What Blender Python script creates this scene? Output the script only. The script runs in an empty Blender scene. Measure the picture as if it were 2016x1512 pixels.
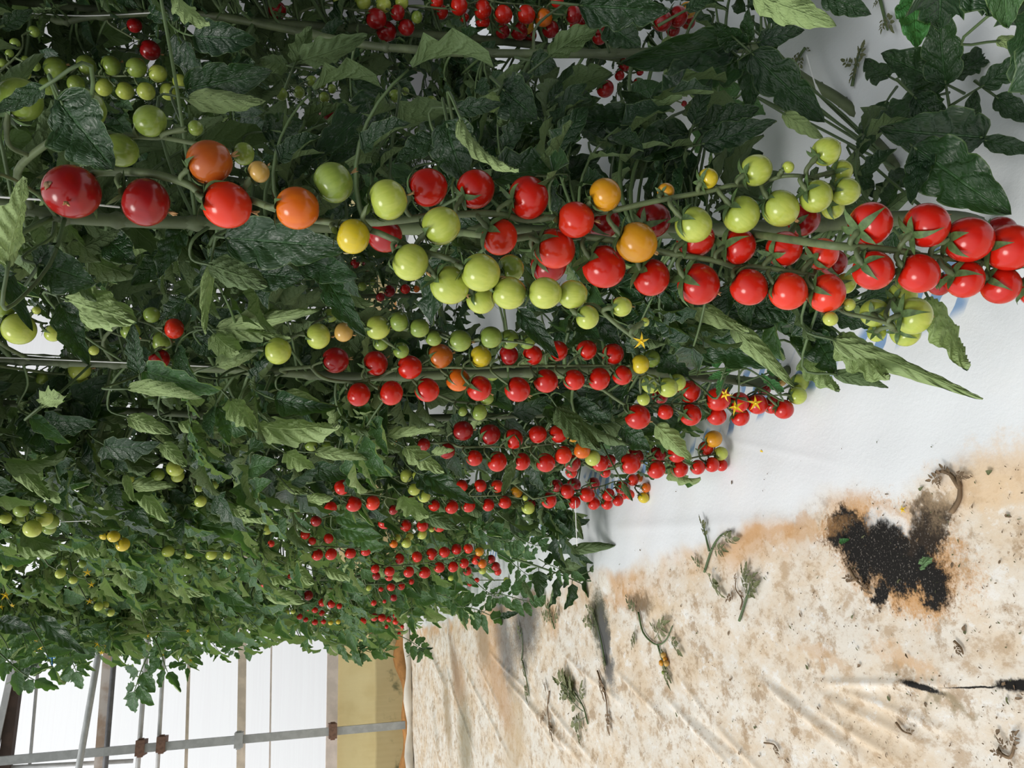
import bpy, math, random
import numpy as np
from mathutils import Vector, Matrix

rng = np.random.default_rng(11)
random.seed(11)
S = bpy.context.scene
COL = S.collection
PI = math.pi

# ------------------------------------------------------------------ camera geometry
FOC = 1570.0
H = 0.70                                   # the phone is held low beside the row
def nrm(v):
    v = np.array(v, float)
    return v / np.linalg.norm(v)
_D = nrm((-154, -5700, 1570))              # where "down" vanishes, in the turned phone's frame
_R = np.array((-561, 432, 1570.0))         # where the row vanishes
_R = nrm(_R - _D * (_R @ _D))
_Z, _Y = -_D, _R
_X = np.cross(_Z, _Y)
if _X[0] < 0:
    _X = -_X
M = np.array((_X, _Y, _Z))
CAM = np.array((0.0, 0.0, H))
def ray(px, py):
    return M @ (np.array((1512 - py - 756, -(px - 1008), FOC)) / FOC)
def P(px, py, d):
    return CAM + ray(px, py) * d
def G(px, py, z=0.0):
    r = ray(px, py)
    return CAM + r * ((z - H) / r[2])
def WALL(px, py, y):
    r = ray(px, py)
    return CAM + r * (y / r[1])
def project(pts):
    c = (np.atleast_2d(pts) - CAM) @ M
    w = np.maximum(c[:, 2], 1e-6)
    return 1008 - FOC * c[:, 1] / w, 756 - FOC * c[:, 0] / w, c[:, 2]

# ------------------------------------------------------------------ node helpers
def new_mat(name):
    m = bpy.data.materials.new(name)
    m.use_nodes = True
    nt = m.node_tree
    b = nt.nodes['Principled BSDF']
    return m, nt, b, nt.nodes['Material Output']
class NT:
    def __init__(s, nt):
        s.nt = nt
    def n(s, typ, **kw):
        nd = s.nt.nodes.new(typ)
        for k, v in kw.items():
            setattr(nd, k, v)
        return nd
    def l(s, a, b):
        s.nt.links.new(a, b)
    def put(s, sock, v):
        if isinstance(v, bpy.types.NodeSocket):
            s.l(v, sock)
        else:
            sock.default_value = v
    def math(s, op, a, b=0.0, c=0.0, clamp=False):
        nd = s.n('ShaderNodeMath', operation=op, use_clamp=clamp)
        s.put(nd.inputs[0], a); s.put(nd.inputs[1], b); s.put(nd.inputs[2], c)
        return nd.outputs[0]
    def vmath(s, op, a, b=(0, 0, 0)):
        nd = s.n('ShaderNodeVectorMath', operation=op)
        s.put(nd.inputs[0], a); s.put(nd.inputs[1], b)
        return nd.outputs[0]
    def noise(s, vec, scale, detail=4, rough=0.55, dist=0.0):
        nd = s.n('ShaderNodeTexNoise')
        if vec is not None:
            s.l(vec, nd.inputs['Vector'])
        nd.inputs['Scale'].default_value = scale
        nd.inputs['Detail'].default_value = detail
        nd.inputs['Roughness'].default_value = rough
        nd.inputs['Distortion'].default_value = dist
        return nd.outputs[0]
    def step(s, x, a, b):
        nd = s.n('ShaderNodeMapRange', interpolation_type='SMOOTHSTEP')
        s.put(nd.inputs[0], x)
        nd.inputs[1].default_value = a; nd.inputs[2].default_value = b
        nd.inputs[3].default_value = 0.0; nd.inputs[4].default_value = 1.0
        return nd.outputs[0]
    def mix(s, f, a, b):
        nd = s.n('ShaderNodeMix', data_type='RGBA')
        s.put(nd.inputs[0], f)
        s.put(nd.inputs[6], a if isinstance(a, bpy.types.NodeSocket) else (*a, 1))
        s.put(nd.inputs[7], b if isinstance(b, bpy.types.NodeSocket) else (*b, 1))
        return nd.outputs[2]
    def bump(s, h, strength, dist):
        nd = s.n('ShaderNodeBump')
        nd.inputs['Strength'].default_value = strength
        nd.inputs['Distance'].default_value = dist
        s.l(h, nd.inputs['Height'])
        return nd.outputs[0]

def simple_mat(name, col, rough=0.6, var=0.0, scale=20, metal=0.0, col2=None, bump=0.0):
    m, nt, b, out = new_mat(name)
    k = NT(nt)
    b.inputs['Roughness'].default_value = rough
    b.inputs['Metallic'].default_value = metal
    if var > 0 or col2:
        tc = k.n('ShaderNodeTexCoord').outputs['Object']
        nz = k.noise(tc, scale, 5)
        c2 = col2 if col2 else tuple(c * (1 - var) for c in col)
        k.l(k.mix(k.step(nz, .4, .62), col, c2), b.inputs['Base Color'])
        if bump:
            k.l(k.bump(nz, 0.4, bump), b.inputs['Normal'])
    else:
        b.inputs['Base Color'].default_value = (*col, 1)
    return m

def leaf_mat(name, dark, mid, under, trans=0.22, rough=0.38):
    m, nt, b, out = new_mat(name)
    k = NT(nt)
    uv = k.n('ShaderNodeUVMap').outputs[0]
    sep = k.n('ShaderNodeSeparateXYZ'); k.l(uv, sep.inputs[0])
    u, v = sep.outputs[0], sep.outputs[1]
    av = k.math('ABSOLUTE', k.math('SUBTRACT', v, 0.5))
    wob = k.noise(uv, 5.0, 2)
    ph = k.math('ADD', k.math('SUBTRACT', k.math('MULTIPLY', u, 5.5), k.math('MULTIPLY', av, 2.6)), k.math('MULTIPLY', wob, 0.9))
    tri = k.math('ABSOLUTE', k.math('SUBTRACT', k.math('FRACT', ph), 0.5))      # 0.5 on the vein
    lat = k.step(tri, 0.455, 0.5)
    net = k.n('ShaderNodeTexVoronoi', feature='DISTANCE_TO_EDGE'); k.l(uv, net.inputs['Vector']); net.inputs['Scale'].default_value = 16
    midrib = k.math('SUBTRACT', 1.0, k.step(av, 0.01, 0.035))
    vein = k.math('MAXIMUM', k.math('MULTIPLY', lat, 0.55), midrib)
    oi = k.n('ShaderNodeObjectInfo').outputs['Random']
    tc = k.n('ShaderNodeTexCoord').outputs['Object']
    nz = k.noise(tc, 14, 3)
    tone = k.math('ADD', k.math('MULTIPLY', oi, 0.55), k.math('MULTIPLY', k.step(nz, .3, .7), 0.45))
    top = k.mix(tone, dark, mid)
    top = k.mix(k.math('MULTIPLY', vein, 0.35), top, tuple(min(1, c * 2.2) for c in mid))
    rim = k.math('MULTIPLY', k.step(av, .462, .492), .5)
    top = k.mix(rim, top, tuple(c * 1.1 for c in under))
    und = k.mix(k.math('MULTIPLY', tone, 0.55), under, tuple(c * 0.62 for c in under))
    und = k.mix(k.math('MULTIPLY', vein, 0.35), und, tuple(min(1, c * 1.35) for c in under))
    bf = k.n('ShaderNodeNewGeometry').outputs['Backfacing']
    col = k.mix(bf, top, und)
    k.l(col, b.inputs['Base Color'])
    k.put(b.inputs['Roughness'], k.math('ADD', rough, k.math('MULTIPLY', bf, 0.3)))
    quilt = k.math('SUBTRACT', k.math('ADD', k.math('MULTIPLY', k.math('SUBTRACT', 1.0, k.step(tri, 0.25, 0.5)), 0.55), k.math('MULTIPLY', k.step(net.outputs['Distance'], 0.0, 0.25), 0.14)), k.math('MULTIPLY', midrib, 0.6))
    fine = k.noise(tc, 160, 2)
    k.l(k.bump(k.math('ADD', quilt, k.math('MULTIPLY', fine, 0.25)), 0.8, 0.0022), b.inputs['Normal'])
    tr = k.n('ShaderNodeBsdfTranslucent')
    k.l(k.mix(0.5, col, (0.20, 0.42, 0.04)), tr.inputs['Color'])
    mx = k.n('ShaderNodeMixShader'); mx.inputs[0].default_value = trans
    k.l(b.outputs[0], mx.inputs[1]); k.l(tr.outputs[0], mx.inputs[2])
    k.l(mx.outputs[0], out.inputs[0])
    return m

def tomato_mat(name, c1, c2, shoulder=None, stripe=0.0, rough=0.2):
    m, nt, b, out = new_mat(name)
    k = NT(nt)
    tc = k.n('ShaderNodeTexCoord').outputs['Object']
    oi = k.n('ShaderNodeObjectInfo').outputs['Random']
    mp = k.n('ShaderNodeMapping'); k.l(tc, mp.inputs[0])
    mp.inputs['Scale'].default_value = (1, 1, 0.22)
    off = k.n('ShaderNodeCombineXYZ'); k.l(k.math('MULTIPLY', oi, 30), off.inputs[0])
    nz = k.noise(k.vmath('ADD', mp.outputs[0], off.outputs[0]), 5.5 if stripe else 1.6, 3)
    f = k.math('ADD', k.math('MULTIPLY', k.step(nz, .35, .65), 0.6 if stripe else 0.45), k.math('MULTIPLY', oi, 0.5), clamp=True)
    col = k.mix(f, c1, c2)
    if shoulder:
        z = k.n('ShaderNodeSeparateXYZ'); k.l(tc, z.inputs[0])
        col = k.mix(k.math('MULTIPLY', k.step(z.outputs[2], 0.0, 1.0), 0.6), col, shoulder)
    k.l(col, b.inputs['Base Color'])
    b.inputs['Roughness'].default_value = rough
    b.inputs['Specular IOR Level'].default_value = 0.45
    b.inputs['Subsurface Weight'].default_value = 0.0
    return m

MAT = {}
TOM = {
 'D': tomato_mat('tomato_deep_red', (0.22, 0.005, 0.006), (0.33, 0.008, 0.007)),
 'R': tomato_mat('tomato_red', (0.45, 0.009, 0.004), (0.56, 0.016, 0.005)),
 'S': tomato_mat('tomato_scarlet', (0.66, 0.035, 0.010), (0.62, 0.022, 0.008)),
 'O': tomato_mat('tomato_orange', (0.68, 0.16, 0.008), (0.56, 0.10, 0.008)),
 'B': tomato_mat('tomato_brownish_orange', (0.46, 0.115, 0.012), (0.38, 0.075, 0.012)),
 'A': tomato_mat('tomato_amber', (0.60, 0.28, 0.012), (0.52, 0.21, 0.012)),
 'T': tomato_mat('tomato_tan', (0.52, 0.33, 0.08), (0.48, 0.28, 0.07)),
 'Y': tomato_mat('tomato_yellow', (0.58, 0.44, 0.018), (0.50, 0.40, 0.03), stripe=1),
 'P': tomato_mat('tomato_pale_green', (0.46, 0.51, 0.095), (0.37, 0.44, 0.07), (0.25, 0.33, 0.045), stripe=1),
 'G': tomato_mat('tomato_green', (0.25, 0.33, 0.06), (0.19, 0.27, 0.045), (0.13, 0.20, 0.03), stripe=1),
}
MAT['stalk'] = simple_mat('green_stalk', (0.105, 0.142, 0.056), 0.6, 0.35, 60)
MAT['calyx'] = simple_mat('calyx_green', (0.085, 0.15, 0.045), 0.6, 0.4, 3)
MAT['stem'] = simple_mat('stem_green', (0.092, 0.122, 0.052), 0.6, 0.45, 18)
MAT['petiole'] = simple_mat('leaf_stalk', (0.085, 0.14, 0.048), 0.55, 0.3, 25)
MAT['leaf'] = leaf_mat('tomato_leaf_shaded', (0.011, 0.033, 0.014), (0.024, 0.066, 0.021), (0.105, 0.165, 0.06), 0.11)  # shade among the inner leaves is put into these darker tones
MAT['leaf_light'] = leaf_mat('tomato_leaf_lit', (0.040, 0.104, 0.040), (0.086, 0.182, 0.064), (0.35, 0.47, 0.19), 0.28)  # same kind of leaf, stronger light put into the paler tones
MAT['weed'] = leaf_mat('side_shoot_leaf', (0.04, 0.17, 0.05), (0.06, 0.22, 0.06), (0.2, 0.36, 0.15), 0.3)
MAT['withered'] = leaf_mat('withered_leaf', (0.17, 0.185, 0.085), (0.25, 0.26, 0.13), (0.33, 0.33, 0.19), 0.1, 0.8)
MAT['brown'] = leaf_mat('dead_brown_leaf', (0.25, 0.16, 0.09), (0.36, 0.25, 0.16), (0.34, 0.24, 0.15), 0.05, 0.9)
MAT['dry'] = simple_mat('dried_blossom', (0.55, 0.33, 0.14), 0.8, 0.4, 200)
MAT['petal'] = simple_mat('yellow_petal', (0.85, 0.58, 0.02), 0.5, 0.2, 100)
MAT['string'] = simple_mat('white_string', (0.75, 0.76, 0.74), 0.5)
MAT['scar'] = simple_mat('brown_scar', (0.26, 0.17, 0.085), 0.85, 0.4, 300)

# ------------------------------------------------------------------ mesh helpers
def mesh_from(name, V, F, mats, uv=None, fm=None, smooth=True):
    me = bpy.data.meshes.new(name)
    V = np.asarray(V, np.float32)
    F = np.asarray(F, np.int32)
    n = F.shape[1]
    me.vertices.add(len(V)); me.vertices.foreach_set('co', V.ravel())
    me.loops.add(F.size); me.loops.foreach_set('vertex_index', F.ravel())
    me.polygons.add(len(F))
    me.polygons.foreach_set('loop_start', np.arange(0, F.size, n, dtype=np.int32))
    me.polygons.foreach_set('loop_total', np.full(len(F), n, np.int32))
    if fm is not None:
        me.polygons.foreach_set('material_index', np.asarray(fm, np.int32))
    me.polygons.foreach_set('use_smooth', np.full(len(F), smooth, bool))
    if uv is not None:
        ul = me.uv_layers.new(name='UVMap')
        ul.data.foreach_set('uv', np.asarray(uv, np.float32)[F.ravel()].ravel())
    for m in mats:
        me.materials.append(m)
    me.update(calc_edges=True)
    me.validate()
    return me
def link(name, me, parent=None, mw=None):
    o = bpy.data.objects.new(name, me)
    COL.objects.link(o)
    if parent is not None:
        o.parent = parent
    if mw is not None:
        o.matrix_basis = mw
    return o
def tag(o, label=None, cat=None, group=None, kind=None):
    if label: o['label'] = label
    if cat: o['category'] = cat
    if group: o['group'] = group
    if kind: o['kind'] = kind
    return o
def empty(name, loc):
    o = bpy.data.objects.new(name, None)
    o.empty_display_size = 0.02
    o.location = tuple(float(c) for c in loc)
    COL.objects.link(o)
    return o

class Geo:
    """collects quads; material index per face; uv per vertex"""
    def __init__(s):
        s.V, s.F, s.U, s.M, s.n = [], [], [], [], 0
    def add(s, V, F, U=None, mi=0):
        V = np.asarray(V, float)
        s.V.append(V); s.F.append(np.asarray(F, int) + s.n)
        s.U.append(np.zeros((len(V), 2)) if U is None else U)
        s.M.append(np.full(len(F), mi) if np.isscalar(mi) else mi)
        s.n += len(V)
    def arrays(s):
        return np.concatenate(s.V), np.concatenate(s.F), np.concatenate(s.U), np.concatenate(s.M)
    def mesh(s, name, mats, smooth=True):
        V, F, U, Mi = s.arrays()
        return mesh_from(name, V, F, mats, U, Mi, smooth)

def smooth_path(pts, n=8):
    pts = np.asarray(pts, float)
    if len(pts) < 3:
        t = np.linspace(0, 1, n + 1)[:, None]
        return pts[0] * (1 - t) + pts[-1] * t
    Q = np.vstack((2 * pts[0] - pts[1], pts, 2 * pts[-1] - pts[-2]))
    out = []
    for i in range(1, len(Q) - 2):
        a, b, c, d = Q[i - 1], Q[i], Q[i + 1], Q[i + 2]
        for t in np.linspace(0, 1, n, endpoint=False):
            out.append(0.5 * (2 * b + (c - a) * t + (2 * a - 5 * b + 4 * c - d) * t * t + (3 * b - a - 3 * c + d) * t ** 3))
    out.append(pts[-1])
    return np.array(out)
def tube(pts, rad, sides=7):
    pts = np.asarray(pts, float)
    n = len(pts)
    rad = np.full(n, rad) if np.isscalar(rad) else np.asarray(rad)
    T = np.gradient(pts, axis=0)
    T /= np.maximum(np.linalg.norm(T, axis=1, keepdims=True), 1e-9)
    ref = np.array((0.31, 0.87, 0.2))
    a = np.cross(T[0], ref); a /= np.linalg.norm(a)
    V = []
    for i in range(n):
        a = a - T[i] * (a @ T[i]); a /= max(np.linalg.norm(a), 1e-9)
        b = np.cross(T[i], a)
        th = np.arange(sides) * 2 * PI / sides
        V.append(pts[i] + rad[i] * (np.cos(th)[:, None] * a + np.sin(th)[:, None] * b))
    V.append(np.repeat(pts[:1], sides, 0)); V.append(np.repeat(pts[-1:], sides, 0))
    V = np.concatenate(V)
    F = []
    for i in range(n - 1):
        for j in range(sides):
            k = (j + 1) % sides
            F.append((i * sides + j, i * sides + k, (i + 1) * sides + k, (i + 1) * sides + j))
    for j in range(sides):
        k = (j + 1) % sides
        F.append((n * sides + j, n * sides + k, k, j))
        F.append(((n - 1) * sides + j, (n - 1) * sides + k, (n + 1) * sides + k, (n + 1) * sides + j))
    return V, np.array(F)
def box_geo(g, lo, hi, mi=0):
    x0, y0, z0 = lo; x1, y1, z1 = hi
    V = [(x0, y0, z0), (x1, y0, z0), (x1, y1, z0), (x0, y1, z0), (x0, y0, z1), (x1, y0, z1), (x1, y1, z1), (x0, y1, z1)]
    F = [(0, 3, 2, 1), (4, 5, 6, 7), (0, 1, 5, 4), (1, 2, 6, 5), (2, 3, 7, 6), (3, 0, 4, 7)]
    g.add(V, F, mi=mi)

# ------------------------------------------------------------------ leaves
def leaflet(L, W, nu=12, nv=6, lob=0.25, droop=0.5, roll=0.3, rip=0.15, twist=0.0, quilt=0.0, r=None, up0=0.0):
    """base at the origin, runs along +Y, upper side +Z.  roll>0: margins curl up (underside outside)"""
    r = r or rng
    u = np.linspace(0, 1, nu + 1)
    p = np.sin(PI * np.clip(u, 0.0, 1) ** 0.74) ** 0.64 * (1 - 0.24 * u)
    p = np.where((u <= 0) | (u >= 1), 0.015, p)
    v = np.linspace(-1, 1, nv + 1)
    nl = 3.5
    ph = r.uniform(0, 1, 2)
    sideamp = []
    for s in range(2):
        saw = np.sqrt(np.abs(np.sin(PI * (u * nl + ph[s]))))
        sideamp.append(p * (1 + lob * (saw - 0.68) * 2.2 * (1 - u * 0.6)))
    ang = up0 + droop * u + 0.12 * np.sin(u * 5 + ph[0] * 6)
    du = L / nu
    cy = np.concatenate(([0], np.cumsum(np.cos(ang[:-1]) * du)))
    cz = np.concatenate(([0], np.cumsum(-np.sin(ang[:-1]) * du)))
    Vv, Uv = [], []
    rp = np.clip(0.35 + u * 1.1, 0, 1)
    for i in range(nu + 1):
        side = np.where(v < 0, sideamp[0][i], sideamp[1][i]) * W * 0.5
        ro = roll * rp[i] if abs(roll) > 0.02 else 0.02
        phi = np.abs(v) * ro
        x = np.sign(v) * side * np.sin(phi) / ro
        z = side * (1 - np.cos(phi)) / ro
        sph = np.where(v < 0, ph[0], ph[1])
        z = z + rip * side * np.abs(v) ** 1.6 * (np.sin(2 * PI * (3.3 * u[i] + sph)) + .45 * np.sin(2 * PI * (7.1 * u[i] - sph)))
        z = z + .05 * W * np.sin(9 * u[i] + 4 * v + 6 * ph[0]) * np.abs(v) ** .5
        if quilt:
            z = z + quilt * W * np.sin(2 * PI * (6.5 * u[i] - 1.5 * np.abs(v))) * np.clip(np.abs(v) * 4, 0, 1) * (1 - np.abs(v) ** 4)
        z = z + 0.06 * W * np.abs(v)
        tw = twist * u[i]
        x, z = x * math.cos(tw) - z * math.sin(tw), x * math.sin(tw) + z * math.cos(tw)
        a = ang[i]
        Vv.append(np.stack((x, cy[i] + z * math.sin(a), cz[i] + z * math.cos(a)), 1))
        Uv.append(np.stack((np.full(nv + 1, u[i]), (v + 1) / 2), 1))
    V = np.concatenate(Vv); U = np.concatenate(Uv)
    F = []
    w = nv + 1
    for i in range(nu):
        for j in range(nv):
            F.append((i * w + j, i * w + j + 1, (i + 1) * w + j + 1, (i + 1) * w + j))
    return V, np.array(F), U
def rotm(axis, a):
    return np.array(Matrix.Rotation(a, 3, axis))
def compound(total, res=(12, 6), seed=0, droop=0.7, curl=0.4, sparse=False):
    """a whole pinnate tomato leaf: stalk from the origin along +Y, drooping to -Z"""
    r = np.random.default_rng(seed)
    g = Geo()
    n = 9
    t = np.linspace(0, 1, n)
    Lr = total * 0.70
    a = -0.25 + droop * t
    y = np.concatenate(([0], np.cumsum(np.cos(a[:-1])))) / (n - 1) * Lr
    z = np.concatenate(([0], np.cumsum(-np.sin(a[:-1])))) / (n - 1) * Lr
    x = 0.04 * total * np.sin(t * r.uniform(2, 4) + r.uniform(0, 6))
    x -= x[0]
    path = np.stack((x, y, z), 1)
    V, F = tube(path, np.linspace(0.0032, 0.0014, n) * total / 0.26, 5 if res[0] > 8 else 4)
    g.add(V, F, mi=1)
    def at(tt):
        i = tt * (n - 1); k = min(int(i), n - 2); f = i - k
        return path[k] * (1 - f) + path[k + 1] * f, a[k]
    def put(tt, yaw, L, W, stalk):
        p, aa = at(tt)
        ro = min(2.7, r.choice((curl * 0.5, curl, curl * 2.2, curl * 3.2), p=(.25, .3, .27, .18)) * r.uniform(.7, 1.2))
        V, F, U = leaflet(L, W, res[0], res[1], 0.22, r.uniform(.2, .9), ro, r.uniform(.1, .28), r.uniform(-.5, .5), 0.0, r)
        V = V + (0, stalk, 0)
        Rm = rotm('X', -aa) @ rotm('Z', yaw) @ rotm('Y', r.uniform(-.5, .5)) @ rotm('X', r.uniform(-.45, .15))
        V2 = V @ Rm.T + p
        g.add(V2, F, U, 0)
        if res[0] > 8:
            q = np.array((0, stalk * 1.15, 0)) @ Rm.T + p
            Vt, Ft = tube(np.array((p, (p + q) / 2, q)), 0.0012 * total / 0.26, 4)
            g.add(Vt, Ft, mi=1)
    k = total / 0.26
    for tt, L, W in ((.42, .062, .036), (.66, .075, .042), (.88, .066, .038)):
        for s in (-1, 1):
            if sparse and r.random() < .3:
                continue
            put(tt + r.uniform(-.04, .04), s * r.uniform(.85, 1.25), L * k * r.uniform(.85, 1.15), W * k * r.uniform(.85, 1.2), .010 * k)
    put(1.0, r.uniform(-.2, .2), .088 * k, .052 * k, .004 * k)
    for tt in (.54, .78):
        for s in (-1, 1):
            if r.random() < .7:
                put(tt + r.uniform(-.04, .04), s * r.uniform(.9, 1.4), .022 * k, .016 * k, .004 * k)
    return g
LEAF_HI = [compound(0.26, (14, 8), 100 + i, droop=random.uniform(.3, 1.5), curl=(.22 if i < 7 else .95)) for i in range(14)]
LEAF_LO = [compound(0.26, (8, 4), 200 + i, droop=random.uniform(.3, 1.5), curl=random.choice((.5, .9, 1.2)), sparse=True) for i in range(12)]
LEAF_ME = [g.mesh('leaf', [MAT['leaf'], MAT['petiole']]) for g in LEAF_HI]
LEAF_ME2 = [g.mesh('leaf', [MAT['leaf_light'], MAT['petiole']]) for g in LEAF_HI]
LEAF_PTS = [g.arrays()[0][::9] for g in LEAF_HI]
LO_ARR = [g.arrays() for g in LEAF_LO]
LO_PTS = [a[0][::7] for a in LO_ARR]

def frame(yaxis, zhint):
    y = nrm(yaxis)
    z = np.array(zhint, float); z = z - y * (z @ y)
    if np.linalg.norm(z) < 1e-4:
        z = np.cross(y, (0.3, 0.9, 0.1))
    z = nrm(z)
    x = np.cross(y, z)
    return np.stack((x, y, z), 1)
def mat4(R, p, s=1.0):
    m = np.eye(4); m[:3, :3] = R * s; m[:3, 3] = p
    return Matrix(m.tolist())

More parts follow.
